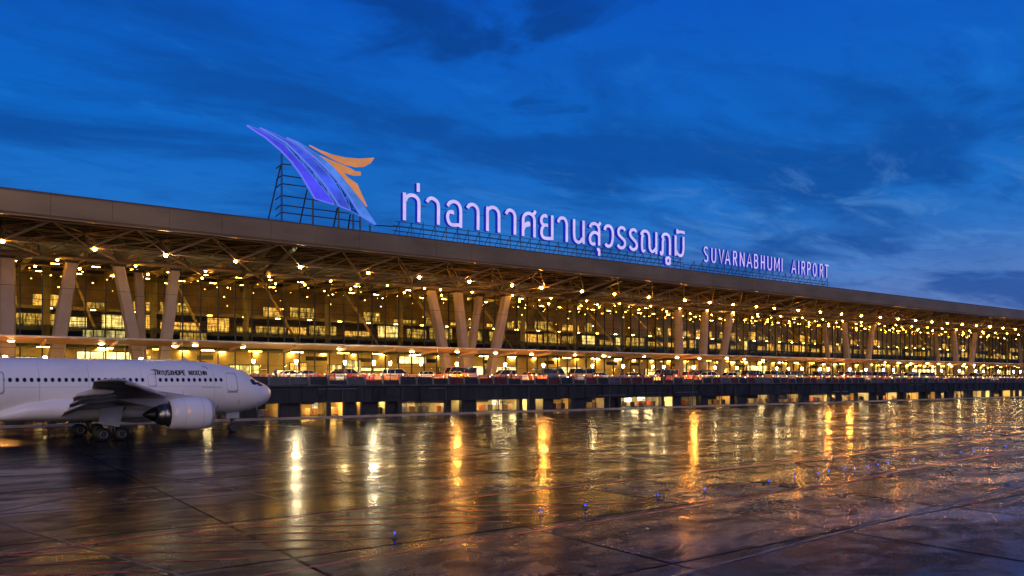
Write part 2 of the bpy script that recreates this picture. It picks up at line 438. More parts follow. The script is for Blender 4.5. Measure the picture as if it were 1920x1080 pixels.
ERAKE = [[(39.21,35.89),(37.06,28.32)],[(43.13,33.11),(41.63,28.33)],[(47.76,30.98),(46.74,28.38)],[(49.83,30.36),(49.07,28.37)]]
ERAIL = [[(39.39,36.17),(40.76,36.27)],[(39.39,34.58),(42.33,34.61)],[(39.3,33.37),(42.95,33.48)],[(39.3,31.7),(45.19,31.73)],[(39.3,30.36),(49.55,30.45)],[(39.3,29.31),(51.36,29.4)],[(53.81,29.15),(57.84,29.37)]]
ENGL = [('S', 128.29, 129.98), ('U', 130.72, 132.47), ('V', 133.13, 134.97), ('A', 135.12, 137.08), ('R', 137.77, 139.35), ('N', 139.99, 141.91), ('A', 142.4, 144.52), ('B', 144.92, 146.61), ('H', 147.35, 148.93), ('U', 149.65, 151.6), ('M', 152.12, 154.39), ('I', 154.95, 155.45), ('A', 158.67, 160.67), ('I', 161.29, 161.81), ('R', 162.51, 164.19), ('P', 164.75, 166.45), ('O', 167.02, 168.82), ('R', 169.83, 171.47), ('T', 171.86, 173.84)]
BLUE = [(13.0, 24.9), (20.0, 25.5), (22.6, 25.7), (27.3, 25.9), (30.7, 26.0), (36.0, 26.1), (38.7, 26.4), (41.3, 26.6), (42.7, 26.8), (44.8, 27.0), (45.0, 26.5), (47.0, 26.8), (48.7, 27.1), (50.1, 27.2), (53.8, 27.4), (58.3, 27.8), (61.6, 27.9), (63.8, 27.9), (65.9, 28.0), (70.3, 28.3)]
ROW1 = [6.3, 16.2, 24.7, 34.0, 43.4, 54.4, 63.5, 73.2, 82.2, 88.8, 98.5, 106.9, 116.4, 127.2, 135.1, 142.9, 151.2, 157.9]

# ---------------------------------------------------------------- wet apron
def wet_concrete(name, joints):
    m = bpy.data.materials.new(name); m.use_nodes = True
    t = NT(m.node_tree); b = m.node_tree.nodes['Principled BSDF']
    geo = t.n('ShaderNodeNewGeometry'); P = geo.outputs['Position']
    oi = t.n('ShaderNodeObjectInfo')
    # standing water lies in shallow pools, drawn out along the paving
    pool = t.noise(t.mapping(P, (.12, .24, 1), rot=(0, 0, R(8))), 1.0, 6, .60, .6)
    wet = t.sstep(pool, .46, .64)
    mott = t.noise(P, .55, 6, .65, .4)
    fine = t.noise(P, 7.0, 4, .7)
    col = t.ramp(mott, [(.25, (.004, .006, .008)), (.55, (.009, .012, .016)), (.8, (.020, .024, .030))])
    col = t.mix(t.math('MULTIPLY', t.sstep(fine, .5, .75), .35), col, (.034, .035, .037))
    tint = t.math('ADD', .65, t.math('MULTIPLY', oi.outputs['Random'], .7))
    rub = t.noise(t.mapping(P, (.03, 1.1, 1), rot=(0, 0, R(4))), 1.0, 4, .6)
    col = t.mix(t.math('MULTIPLY', t.sstep(rub, .56, .68), .6), col, (.012, .012, .012))
    oil = t.noise(P, .33, 3, .5, 1.5)
    col = t.mix(t.math('MULTIPLY', t.sstep(oil, .66, .74), .7), col, (.008, .008, .009))
    hs = t.n('ShaderNodeHueSaturation'); t.l(col, hs.inputs['Color']); t.l(tint, hs.inputs['Value'])
    col = t.mix(t.math('MULTIPLY', wet, .45), hs.outputs[0], (.012, .012, .014))
    if joints:
        br = t.n('ShaderNodeTexBrick'); t.l(t.mapping(P, (1, 1, 1), (0, -1.5, 0)), br.inputs[0])
        br.inputs['Scale'].default_value = 1; br.inputs['Brick Width'].default_value = 9; br.inputs['Row Height'].default_value = 7.5
        br.inputs['Mortar Size'].default_value = .10; br.offset = 0; br.squash = 1
        br.inputs['Color1'].default_value = (1, 1, 1, 1); br.inputs['Color2'].default_value = (1, 1, 1, 1); br.inputs['Mortar'].default_value = (.25, .25, .25, 1)
        col = t.mix(1.0, col, br.outputs['Color'], 'MULTIPLY')
        grout = br.outputs['Fac']
    t.l(col, b.inputs['Base Color'])
    rr = t.math('ADD', .245, t.math('MULTIPLY', t.math('SUBTRACT', mott, .5), .12))
    rr = t.math('ADD', rr, t.math('MULTIPLY', t.math('SUBTRACT', oi.outputs['Random'], .5), .09))
    # where the film of water has drained off, the bare grain hardly mirrors
    film = t.noise(t.mapping(P, (.55, 1.0, 1), rot=(0, 0, R(-20))), .9, 5, .62, .5)
    film = t.math('MAXIMUM', t.math('ADD', .12, t.math('MULTIPLY', t.sstep(film, .42, .64), .5)), t.math('MULTIPLY', wet, .85))
    film = t.math('MULTIPLY', film, t.math('ADD', .72, t.math('MULTIPLY', oi.outputs['Random'], .5)), clamp=True)
    if joints:
        film = t.math('MULTIPLY', film, t.math('SUBTRACT', 1.0, t.math('MULTIPLY', grout, .9)))
    t.l(t.math('ADD', 1.03, t.math('MULTIPLY', film, .24)), b.inputs['IOR'])
    rough = t.mix(wet, rr, (.17, .17, .17))
    t.l(rough, b.inputs['Roughness'])
    # relief: broad unevenness of the slabs, tooth of the damp surface, ripples on the pools
    h1 = t.noise(t.mapping(P, (.45, .8, 1)), 1.0, 3, .5)
    h2 = t.noise(P, 3.6, 5, .65)
    h3 = t.noise(P, 26.0, 3, .6)
    dry = t.math('SUBTRACT', 1.0, t.math('MULTIPLY', wet, .72))
    hh = t.math('ADD', t.math('MULTIPLY', h1, .010), t.math('MULTIPLY', t.math('ADD', t.math('MULTIPLY', h2, .017), t.math('MULTIPLY', h3, .028)), dry))
    bp = t.n('ShaderNodeBump'); bp.inputs['Strength'].default_value = .5; bp.inputs['Distance'].default_value = .11
    t.l(hh, bp.inputs['Height']); t.l(bp.outputs[0], b.inputs['Normal'])
    return m


M['wet'] = wet_concrete('wet_apron_concrete', True)
M['slab'] = wet_concrete('wet_slab_concrete', False)
M['joint'] = mat('tarry_joint_sealant', (.012, .012, .013), .35)
M['red_line'] = mat('worn_red_line_paint', (.56, .055, .028), .36, 0, .5, 1.6, .2, spec=.12)
M['orange_line'] = mat('orange_line_paint', (.50, .20, .06), .5, 0, .3, 1.5, spec=.15)

mb = MB(); mb.quad([(-2500, -400, 0), (2500, -400, 0), (2500, 2500, 0), (-2500, 2500, 0)])
apron = mb.build('apron', M['wet'], kind='structure')

# the paving slabs that show largest, each a slab with an edge and sealed joints between them
SW, SD, GAP = 9.0, 7.5, .13
fx, fy = math.sin(-cam.rotation_euler.z), math.cos(-cam.rotation_euler.z)
cand = []
for i in range(-3, 34):
    for j in range(0, 14):
        cx, cy = (i + .5) * SW, (j + .5) * SD + 1.5
        d = fx * cx + fy * cy; s = fy * cx - fx * cy
        if cy + SD / 2 > 107 or d < 8 or abs(s) > d * .70 + 9:
            continue
        cand.append((d, i, j, cx, cy))
cand.sort()
for d, i, j, cx, cy in cand[:298]:
    mb = MB(); hx, hy = (SW - GAP) / 2, (SD - GAP) / 2
    z = .012 + random.uniform(-.002, .002)
    tx, ty = random.uniform(-.0004, .0004), random.uniform(-.0004, .0004)
    c = .03
    top = [(-hx + c, -hy + c), (hx - c, -hy + c), (hx - c, hy - c), (-hx + c, hy - c)]
    bot = [(-hx, -hy), (hx, -hy), (hx, hy), (-hx, hy)]
    mb.rings([[(x, y, .002) for x, y in bot], [(x, y, z - .004) for x, y in bot], [(x, y, z + x * tx + y * ty) for x, y in top]])
    o = mb.build('concrete_slab', M['slab'], apron); o.location = (cx, cy, 0)


def strip_on_ground(pts, width, z):
    """painted line following a polyline"""
    mb = MB(); L = []
    for k, p in enumerate(pts):
        a = Vector(pts[max(0, k - 1)]); b = Vector(pts[min(len(pts) - 1, k + 1)])
        d = (b - a).normalized(); n = Vector((-d.y, d.x)) * width / 2
        L.append((Vector(p) + n, Vector(p) - n))
    for k in range(len(L) - 1):
        mb.quad([(*L[k][1], z), (*L[k + 1][1], z), (*L[k + 1][0], z), (*L[k][0], z)])
    return mb


def wob(pts, n, amp):
    out = []
    for k in range(len(pts) - 1):
        a, b = Vector(pts[k]), Vector(pts[k + 1])
        for q in range(n):
            p = a.lerp(b, q / n); out.append((p.x, p.y + random.uniform(-amp, amp)))
    out.append(pts[-1]); return out


ZL = .019
strip_on_ground(wob([(-40, 27.2), (1.6, 29.9), (6.9, 30.6), (13.8, 31.2), (35.9, 32.1), (60, 33), (110, 34.6)], 8, .05), .22, ZL).build('red_line', M['red_line'], apron)
strip_on_ground(wob([(-30, 20.0), (7.5, 22.4), (10, 22.7), (26.4, 23.5), (38.4, 23.9), (51.5, 25.6), (66.5, 26.8), (120, 30)], 8, .04), .16, ZL).build('red_line', M['red_line'], apron)
for k in range(9):       # worn hatching between the two red lines on the left
    x0 = -3.4 + 2.6 * k; y0 = 30.5 + .04 * x0
    strip_on_ground(wob([(x0, y0 - .9), (x0 + 8.6, y0 - 5.7)], 6, .03), .15, ZL + .003 + .0006 * k).build('red_hatch_line', M['red_line'], apron)
strip_on_ground([(40.8, 15.7), (37.8, 15.4), (38.3, 14.7), (41.6, 14.9)], .14, ZL).build('orange_line', M['orange_line'], apron)
strip_on_ground(wob([(-10, 13.4), (17.5, 15.5), (34, 16.9), (46.6, 17.9), (80, 20.6)], 6, .02), .10, ZL + .002).build('tar_joint', M['joint'], apron)
strip_on_ground(wob([(2.0, 36.5), (5.3, 24.8), (8.2, 14.0)], 6, .02), .10, ZL + .002).build('tar_joint', M['joint'], apron)
strip_on_ground(wob([(6.4, 65.5), (8.8, 56.5), (11.8, 43.2), (12.9, 36.6)], 6, .03), .14, ZL + .002).build('tar_joint', M['joint'], apron)
strip_on_ground(wob([(-6, 36), (2.1, 39.8), (6.9, 44.3), (21.7, 49.1), (51.4, 45.9)], 5, .04), .12, ZL + .003).build('tar_joint', M['joint'], apron)
# drain gratings
for x, y in ((22.4, 40.2), (45.5, 41.0), (70.0, 43.0)):
    mb = MB()
    mb.box(-.5, .5, -.2, .2, .004, .022); mb.box(-.42, .42, -.13, .13, .022, .028)
    o = mb.build('drain_cover', M['joint'], apron); o.location = (x, y, 0)

# kerb in front of the road, in stones
kerb = MB(); kerb.box(-45, 420, 108.9, 110.3, .001, .10)
kerb = kerb.build('kerb', M['kerb'], kind='structure')
ks = MB(); ks.rings([[(-1.98, 0, .0), (1.98, 0, 0), (1.98, .55, 0), (-1.98, .55, 0)], [(-1.98, .02, .27), (1.98, .02, .27), (1.98, .55, .27), (-1.98, .55, .27)],
                     [(-1.96, .07, .31), (1.96, .07, .31), (1.96, .53, .31), (-1.96, .53, .31)]])
ks = ks.mesh('kerb_stone', M['kerb'])
for k in range(110):
    o = link('kerb_stone', ks, kerb); o.location = (-40 + 4 * k, 108.30 + random.uniform(-.012, .012), 0)

# ---------------------------------------------------------------- the terminal
X0, X1 = -42.0, 420.0
term = thing('terminal_building', 'long glass airport terminal under a deep bronze roof edge, lit from inside', 'terminal', (0, 130, 0))
TO = Vector((0, 130, 0))


def tpart(name, mb, mats, smooth=False, kind=None, parent=None):
    """build in world coordinates, then hang on the terminal"""
    mb.v = [(x, y - 130, z) for x, y, z in mb.v]
    return mb.build(name, mats, parent or term, smooth, kind)


# fascia panels, 6.6 m each with open joints
fp = MB(); pr = [(107.9, 24.83), (107.78, 25.1), (107.62, 27.4), (107.72, 27.62), (108.3, 27.62), (108.3, 24.83)]
fp.rings([[(-3.285, y - 130, z) for y, z in pr], [(3.285, y - 130, z) for y, z in pr]])
fme = fp.mesh('fascia_panel', M['fascia'])
n = int((X1 - X0) / 6.6)
for k in range(n):
    link('fascia_panel', fme, term, loc=(X0 + 6.6 * (k + .5), random.uniform(-.015, .015), 0))
mb = MB(); mb.box(X0, X1, 107.66, 108.6, 27.625, 27.74); tpart('roof_gutter', mb, M['gutter'])
mb = MB(); mb.box(X0, X1, 107.80, 108.25, 24.70, 24.825); tpart('fascia_lip', mb, M['fascia'])
mb = MB()
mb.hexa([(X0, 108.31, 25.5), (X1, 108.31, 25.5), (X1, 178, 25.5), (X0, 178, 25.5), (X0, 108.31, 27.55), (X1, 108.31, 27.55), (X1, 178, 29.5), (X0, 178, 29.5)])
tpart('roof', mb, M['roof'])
# purlins under the roof deck
for y in (109.6, 111.0, 112.4, 113.8, 115.2, 116.6, 118.0, 119.6, 121.4, 123.4, 125.6, 128.0):
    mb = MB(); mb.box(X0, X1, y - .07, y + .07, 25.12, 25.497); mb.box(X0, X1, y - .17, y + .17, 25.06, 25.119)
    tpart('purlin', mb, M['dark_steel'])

# space frame between roof and column heads
LOW = [(113, 22.45), (121, 22.05), (129, 21.75)]
UP = [(108.7, 24.62), (117, 24.85), (125, 24.85)]
BAY = 9.27
OFF = 6.3 - 3 * BAY
low = lambda i, r: Vector((OFF + BAY * i + (BAY / 2 if r == 1 else 0), LOW[r][0], LOW[r][1]))
upn = lambda i, r: Vector((OFF + BAY * i + (BAY / 2 if r != 1 else 0), UP[r][0], UP[r][1]))
tubes = []
NB = int((X1 - OFF) / BAY)
for i in range(NB):
    a = low(i, 0)
    tubes += [(a, upn(i, 0), .17), (a, upn(i - 1, 0), .085), (a, upn(i, 1), .12), (a, upn(i + 1, 1), .085)]
    b = low(i, 1)
    tubes += [(b, upn(i, 1), .11), (b, upn(i + 1, 1), .11), (b, upn(i, 2), .11), (b, upn(i - 1, 2), .09)]
    tubes += [(a, b, .13), (low(i + 1, 0), b, .13)]
    c = low(i, 2)
    tubes += [(b, c, .12), (low(i + 1, 2), b, .1), (c, upn(i, 2), .1), (c, upn(i - 1, 2), .1)]
    tubes += [(upn(i, 0), upn(i, 1), .07), (upn(i, 0), upn(i + 1, 1), .07)]
    # fine cross bracing in the frame's depth
    m1 = a.lerp(upn(i, 1), .55); m2 = low(i, 1).lerp(upn(i, 1), .5)
    tubes += [(m1, m2, .05), (a.lerp(upn(i, 0), .6), m1, .05)]
    d1 = a.lerp(upn(i + 1, 1), .5); d2 = b.lerp(upn(i, 2), .5); d3 = upn(i, 0).lerp(upn(i, 1), .5)
    tubes += [(d1, m2, .055), (m2, d2, .055), (m1, d3, .045), (d1, d3, .045), (a.lerp(b, .5), d1, .045), (a.lerp(b, .5), m1, .045), (b.lerp(c, .5), d2, .045), (upn(i, 1), upn(i + 1, 0), .05), (d2, upn(i, 1), .045)]
    tubes += [(low(i, 0) + Vector((0, 0, .1)), low(i, 0) + Vector((.2, .3, 2.6)), .05)]
tubes = [q for q in tubes if q[0].x > X0 + 2 and q[1].x > X0 + 2]
tubes.sort(key=lambda q: (0 if q[0].x > -3 else 1, (q[0] - Vector((0, 0, 5))).length / (q[2] * 6)))
for a, b, r in tubes[:300]:
    mb = MB(); mb.tube(a, b, r, 7); tpart('truss_tube', mb, M['truss'])
mb = MB()
for a, b, r in tubes[300:]:
    mb.tube(a, b, r, 5)
tpart('truss_tubes_beyond', mb, M['truss'], kind='stuff')
# long chords
for (y, z), r in ((LOW[0], .09), (LOW[1], .30), (LOW[2], .16), ((117, 24.85), .1), ((125, 24.85), .1), ((108.7, 24.62), .12)):
    mb = MB()
    mb.tube((X0, y, z), (X1, y, z), r, 10); tpart('chord_tube', mb, M['truss'], True)
# deep roof girders running out to the roof edge
for c in (-27, 37.2, 101, 164, 227, 290, 353):
    for dxx, hh in ((0, 1.25), (3.4, .8)):
        mb = MB()
        mb.hexa([(c + dxx, 123, 21.3), (c + dxx + .8, 123, 21.3), (c + dxx + .8, 108.75, 24.3), (c + dxx, 108.75, 24.3),
                 (c + dxx, 123, 21.3 + hh), (c + dxx + .8, 123, 21.3 + hh), (c + dxx + .8, 108.75, 25.1), (c + dxx, 108.75, 25.1)])
        tpart('roof_girder', mb, M['dark_steel'])


def column(b, tp, w0=1.75, w1=1.5):
    w0 *= .9; w1 *= .9
    """faceted raking column from the road deck to the roof chord"""
    rings = []
    for f in (0, .5, 1):
        p = Vector(b).lerp(Vector(tp), f); w = w0 + (w1 - w0) * f
        if f == .5:
            w *= 1.06
        rings.append([(p.x + dx_ * w, p.y + dy_ * w, p.z) for dx_, dy_ in ((-.42, -.5), (.42, -.5), (.56, 0), (.42, .5), (-.42, .5), (-.56, 0))])
    mb = MB(); mb.rings(rings)
    top = Vector(tp)
    o = tpart('column', mb, M['column'])
    cp = MB(); cp.rings([[(top.x + a * .75, top.y + c, top.z + .002) for a, c in ((-1, -.7), (1, -.7), (1, .7), (-1, .7))],
                         [(top.x + a * .95, top.y + c, top.z + .35) for a, c in ((-1, -.85), (1, -.85), (1, .85), (-1, .85))]])
    bb = Vector(b)
    for f in (.27, .53, .78):      # casting joints, and a plate at the foot
        p = bb.lerp(top, f); w = (w0 + (w1 - w0) * f) * 1.035
        j = MB(); j.rings([[(p.x + dx_ * w + (tp[0] - b[0]) * q / 16, p.y + dy_ * w - 130, p.z + q) for dx_, dy_ in ((-.42, -.5), (.42, -.5), (.56, 0), (.42, .5), (-.42, .5), (-.56, 0))] for q in (-.035, .035)])
        j.build('joint_band', M['ledge'], o)
    j = MB(); j.box(bb.x - w0 * .75, bb.x + w0 * .75, bb.y - w0 * .7 - 130, bb.y + w0 * .7 - 130, bb.z - .01, bb.z + .18); j.build('base_plate', M['dark_steel'], o)
    cp.v = [(x, y - 130, z) for x, y, z in cp.v]
    cp.build('column_head', M['dark_steel'], o)


ZB, ZT = 5.51, 21.4
cols = [((7.3, 122), (7.3, 122), 1.9, 1.8), ((12.4, 122), (14.7, 122), 1.9, 1.6), ((23.6, 122), (20.5, 122), 1.8, 1.55), ((26.1, 122), (27.9, 122), 1.8, 1.5),
        ((24.6, 127), (24.0, 127), 1.3, 1.2), ((74.7, 122), (70.9, 122), 1.8, 1.55), ((78.4, 122), (76.5, 122), 1.8, 1.6), ((80.2, 125), (83.2, 125), 1.5, 1.3), ((83.4, 122), (87.4, 122), 1.9, 1.6),
        ((-39.5, 122), (-43.0, 122), 1.8, 1.55), ((-30, 122), (-27, 122), 1.8, 1.55)]
for k, c0 in enumerate((144.5, 208.5, 271.5, 334.5)):
    cols += [((c0 - 1.5, 122), (c0 - .2, 122), 1.65, 1.4), ((c0 + 4.6, 122), (c0 + 8.8, 122), 1.65, 1.4)] if k == 0 else [((c0 - 4.2, 122), (c0 - 6.6, 122), 1.5, 1.25), ((c0 + 4.0, 122), (c0 + 8.2, 122), 1.5, 1.25)]
    if k == 0:
        cols.append(((c0 - 9, 122), (c0 - 9.4, 122), 1.75, 1.5))
    else:
        cols.append(((c0 - 5.4, 127), (c0 - 8.2, 127), 1.1, .9))
for b, tp, w0, w1 in cols:
    column((*b, ZB), (*tp, ZT), w0, w1)

# drop-off canopy in front of the columns
mb = MB()
pr = [(114.0, 10.86), (113.92, 10.98), (114.0, 11.10), (119.8, 11.05), (119.8, 10.35), (117.5, 10.42)]
mb.rings([[(X0, y, z) for y, z in pr], [(X1, y, z) for y, z in pr]])
mb.m[:6] = [1, 1, 1, 0, 0, 0]
# order of side faces follows the profile: underside gets the bronze lining
mb.m[0] = 1; mb.m[1] = 1; mb.m[2] = 1; mb.m[3] = 0; mb.m[4] = 0; mb.m[5] = 0
fix_normals(tpart('canopy', mb, [M['canopy_under'], M['canopy_top']]))
arm = MB(); arm.hexa([(-.09, -15.9, 10.30), (.09, -15.9, 10.30), (.09, -10.3, 9.9), (-.09, -10.3, 9.9), (-.09, -15.9, 10.75), (.09, -15.9, 10.75), (.09, -10.3, 10.30), (-.09, -10.3, 10.30)])
arm = arm.mesh('canopy_arm', M['canopy_under'])
for k in range(52):
    link('canopy_arm', arm, term, loc=(X0 + 4.3 + 8.1 * k, 0, 0))

# curtain wall: mullions, transoms and panes
PW = 2.7
NPX = int((410 - X0) / PW)
mu = MB(); mu.box(-.08, .08, -.16, .14, 5.5, 22.6); mu = mu.mesh('mullion', M['mullion'])
for k in range(NPX):
    link('mullion', mu, term, loc=(X0 + k * PW, 0, 0))
rows = [(5.56, 7.9, 'glass'), (7.96, 10.3, 'glass'), (10.36, 11.75, 'spandrel'), (11.81, 13.4, 'spandrel'), (13.46, 15.2, 'glass'), (15.26, 17.0, 'glass'), (17.06, 18.8, 'glass'), (18.86, 20.6, 'glass'), (20.66, 22.5, 'glass')]
for z in [r[0] - .03 for r in rows] + [22.53]:
    mb = MB(); mb.box(X0, 410, 129.93, 130.07, z - .029, z + .029); tpart('transom', mb, M['mullion'])
pm = {}
for z0, z1, kd in rows:
    mb = MB(); mb.box(-PW / 2 + .06, PW / 2 - .06, -.012, .012, z0, z1); pm[z0] = mb.mesh('glass_pane', M[kd])
pl = []
for k in range(NPX):
    x = X0 + (k + .5) * PW
    for r in rows:
        vis = x > 4
        pl.append((0 if vis else 1, x if vis else -x, x, r))
pl.sort(key=lambda q: (q[0], q[1]))
for _, _, x, r in pl[:297]:
    o = link('glass_pane', pm[r[0]], term, loc=(x, random.uniform(-.012, .012), 0))
    o.rotation_euler = (0, 0, random.uniform(-.006, .006))
mb = MB()
for _, _, x, r in pl[297:]:
    a = random.uniform(-.006, .006) * PW / 2
    mb.hexa([(x - PW / 2 + .06, 129.99 - a, r[0]), (x + PW / 2 - .06, 129.99 + a, r[0]), (x + PW / 2 - .06, 130.01 + a, r[0]), (x - PW / 2 + .06, 130.01 - a, r[0]),
             (x - PW / 2 + .06, 129.99 - a, r[1]), (x + PW / 2 - .06, 129.99 + a, r[1]), (x + PW / 2 - .06, 130.01 + a, r[1]), (x - PW / 2 + .06, 130.01 - a, r[1])], 1 if r[2] == 'spandrel' else 0)
tpart('glass_panes_beyond', mb, [M['glass'], M['spandrel']], kind='stuff')

# the hall behind the glass
mb = MB(); mb.box(X0, X1, 129.9, 166, 5.0, 5.49); tpart('hall_floor', mb, M['inner_floor'])
mb = MB(); mb.box(X0, X1, 165, 165.6, 5.5, 25.4); tpart('back_wall', mb, M['olive'])
for xx in (X0 - .5, X1):
    mb = MB(); mb.box(xx, xx + .5, 130.2, 164.9, 5.5, 25.4); tpart('end_wall', mb, M['olive'])
for y, z in ((140, 10.55), (147, 13.6), (152, 17.4)):
    mb = MB(); mb.box(X0, X1, y, 164.9, z, z + .55); tpart('mezzanine_floor', mb, M['inner_slab'])
    mb = MB(); mb.box(X0, X1, y + .1, y + .16, z + 1.55, z + 1.62)
    for k in range(int((X1 - X0) / 2.5)):
        mb.box(X0 + 2.5 * k, X0 + 2.5 * k + .05, y + .1, y + .15, z + .552, z + 1.55)
    tpart('balcony_rail', mb, M['mullion'])
# hall ceiling ribs and hall columns
for k in range(70):
    x = X0 + 6.6 * k
    mb = MB(); mb.box(x, x + .5, 131, 164.8, 23.6, 24.5); tpart('ceiling_rib', mb, M['olive'])
for k in range(30):
    x = X0 + 9 + 15.6 * k
    mb = MB(); mb.lathe([(.55, 5.5), (.55, 23.5)], 'z', 10, (x, 143.5, 0)); tpart('hall_column', mb, M['inner_slab'], True)
    mb = MB(); mb.tube((x + 6, 134, 12), (x + 3.5, 144, 23), .22, 6); tpart('raking_strut', mb, M['olive'])

# lit shops, offices and boards, level by level
rs = random.Random(11)


def shop(x, wd, y, z0, z1, key, depth=.35):
    mb = MB(); mb.box(x, x + wd, y, y + depth, z0, z1); f = tpart('shop_front', mb, M['mullion'])
    k = max(1, int(round(wd / 1.7)))
    for q in range(k):
        a = x + wd * q / k + .07; b = x + wd * (q + 1) / k - .07
        mb = MB(); mb.box(a, b, y - .03, y - .003, z0 + .12, z1 - .12)
        mb.v = [(p[0], p[1] - 130, p[2]) for p in mb.v]
        mb.build('lit_window', M[key], f)


x = -20.0
while x < 410:      # departures level behind the canopy
    wd = rs.uniform(3, 8.5)
    if rs.random() < .85:
        shop(x, wd, rs.choice((136.0, 138.5)), 5.6 if rs.random() < .7 else 7.2, rs.uniform(7.6, 9.6), rs.choice(('shop_b', 'shop_a', 'hall_glow', 'shop_b', 'shop_w')))
    x += wd + rs.uniform(.6, 5)
x = -25.0
while x < 410:      # first balcony
    wd = rs.uniform(2.5, 7)
    if rs.random() < .94:
        shop(x, wd, 150.0, 14.3, rs.uniform(15.6, 17.2), rs.choice(('shop_a', 'hall_glow', 'hall_glow', 'shop_a', 'shop_b')))
    x += wd + rs.uniform(.3, 2.2)
x = -25.0
while x < 410:      # upper balcony
    wd = rs.uniform(1.5, 6)
    if rs.random() < .72:
        shop(x, wd, 155.0, 18.0, rs.uniform(18.6, 20.6), rs.choice(('shop_a', 'shop_a', 'hall_glow', 'hall_glow')))
    x += wd + rs.uniform(.5, 3.5)
for (x, wd, y, z0, z1, key) in ((16.7, 9.0, 133.2, 6.0, 9.9, 'shop_w'), (8.8, 4.2, 133.6, 6.4, 9.0, 'shop_b'), (17.5, 6.0, 133.5, 11.9, 13.2, 'shop_b'), (31.3, 4.2, 133.5, 11.7, 13.3, 'shop_a'),
                               (70.2, 6.0, 133.2, 8.6, 10.1, 'shop_w'), (84.6, 4.6, 132.6, 6.3, 8.4, 'shop_w'), (152, 5, 131.8, 6.0, 9.6, 'shop_o'), (59.2, 3.6, 133.4, 6.6, 9.2, 'shop_b'), (163, 4.2, 133.4, 7.0, 8.8, 'shop_a'), (262, 14, 133.0, 6.2, 9.2, 'shop_w')):
    shop(x, wd, y, z0, z1, key)
x = 4.0
while x < 300:      # glowing counters added to brighten the strip behind the cars
    wd = rs.uniform(1.6, 5.5)
    if rs.random() < .7:
        shop(x, wd, 131.2 + rs.uniform(0, .8), 5.6, rs.uniform(6.7, 8.2), rs.choice(('shop_b', 'shop_w', 'shop_a', 'shop_b')))
    x += wd + rs.uniform(.4, 3.5)
# ceiling light strips over the departures floor and the first balcony
for k in range(60):
    x = X0 + 6 + 6.3 * k
    mb = MB(); mb.box(x, x + rs.uniform(.6, 1.6), 141.5, 141.75, 10.40, 10.46); tpart('ceiling_strip_light', mb, M['tube_light'])
    if True:
        mb = MB(); mb.box(x, x + .7, 148.2, 148.5, 17.22, 17.30); tpart('ceiling_strip_light', mb, M['tube_light'])  # balcony strips added to throw more light on the back wall
cl = MB(); cl.box(-.55, .55, -.11, .11, -.05, .0); cl = cl.mesh('ceiling_strip_light', M['tube_light'])
for k in range(80):
    for y in (137.5, 150):
        if rs.random() < .9:
            link('ceiling_strip_light', cl, term, loc=(X0 + 5.5 * k + y * .37 % 5.5, y - 130, {133.5: 22.2, 137.5: 23.2, 143: 22.9, 150: 23.4, 158: 22.6}[y]))
mb = MB(); mb.box(X0, X1, 141.9, 142.2, 5.5, 10.54); tpart('hall_partition', mb, M['cream'])
hl = MB(); hl.box(-1.1, 1.1, -.12, .12, 0, .08); hl.tube((-.8, 0, .08), (-.8, 0, 3.1), .015, 4); hl.tube((.8, 0, .08), (.8, 0, 3.1), .015, 4)  # hanging strips added to brighten the departures wall under the canopy
hl.m = [0] * 6 + [1] * (len(hl.f) - 6)
hl = hl.mesh('hall_fill_light', [M['tube_light'], M['mullion']])
for k in range(52):
    if rs.random() < .8:
        link('hall_fill_light', hl, term, loc=(X0 + 7.9 * k + rs.uniform(-.6, .6), 7.6, 10.5))
# dark hanging sign boards
for k in range(26):
    x = X0 + 8 + 14.2 * k + rs.uniform(-3, 3); y = rs.uniform(134, 139)
    mb = MB(); mb.box(x, x + rs.uniform(2, 4), y, y + .2, 9.0, 9.75); mb.tube((x + .5, y + .1, 9.75), (x + .5, y + .1, 13), .03, 4)
    tpart('hanging_board', mb, M['mullion'])

# ---------------------------------------------------------------- elevated road in front of the terminal
road = thing('elevated_road', 'dark stained concrete elevated road with parapet panels along the terminal front', 'viaduct', (0, 110, 0))


def rpart(name, mb, mats, parent=None, kind=None):
    mb.v = [(x, y - 110, z) for x, y, z in mb.v]
    return mb.build(name, mats, parent or road, False, kind)


mb = MB(); mb.box(X0, X1, 110.36, 129.88, 4.9, 5.5); rpart('road_deck', mb, M['deck'])
SEG = 11.8
for k in range(39):
    x = X0 + SEG * k; zb = 2.22 + random.uniform(-.02, .02)
    mb = MB(); mb.box(x + .03, x + SEG - .03, 110.05 + random.uniform(-.02, .02), 110.95, zb, 4.54)
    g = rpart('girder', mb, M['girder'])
    mb = MB(); mb.hexa([(x + .02, 109.62, 4.62), (x + SEG - .02, 109.62, 4.62), (x + SEG - .02, 110.34, 4.545), (x + .02, 110.34, 4.545), (x + .02, 109.62, 4.86), (x + SEG - .02, 109.62, 4.86), (x + SEG - .02, 110.34, 4.89), (x + .02, 110.34, 4.89)])
    rpart('ledge', mb, M['ledge'])
    for q in range(3):
        if random.random() < .65:
            xx = x + .8 + q * SEG / 3 + random.uniform(0, 2.4)
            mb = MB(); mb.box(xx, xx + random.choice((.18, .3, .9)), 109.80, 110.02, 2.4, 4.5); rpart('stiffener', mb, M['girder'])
    if random.random() < .7:
        xx = x + random.uniform(1, 9)
        mb = MB(); mb.box(xx, xx + .7, 109.72, 110.03, 3.3, 4.1); mb.tube((xx + .2, 109.9, 2.3), (xx + .2, 109.9, 3.3), .06, 6); mb.tube((xx + .5, 109.9, 4.1), (xx + .5, 109.9, 4.6), .05, 6)
        rpart('junction_box', mb, M['dark_wall'])
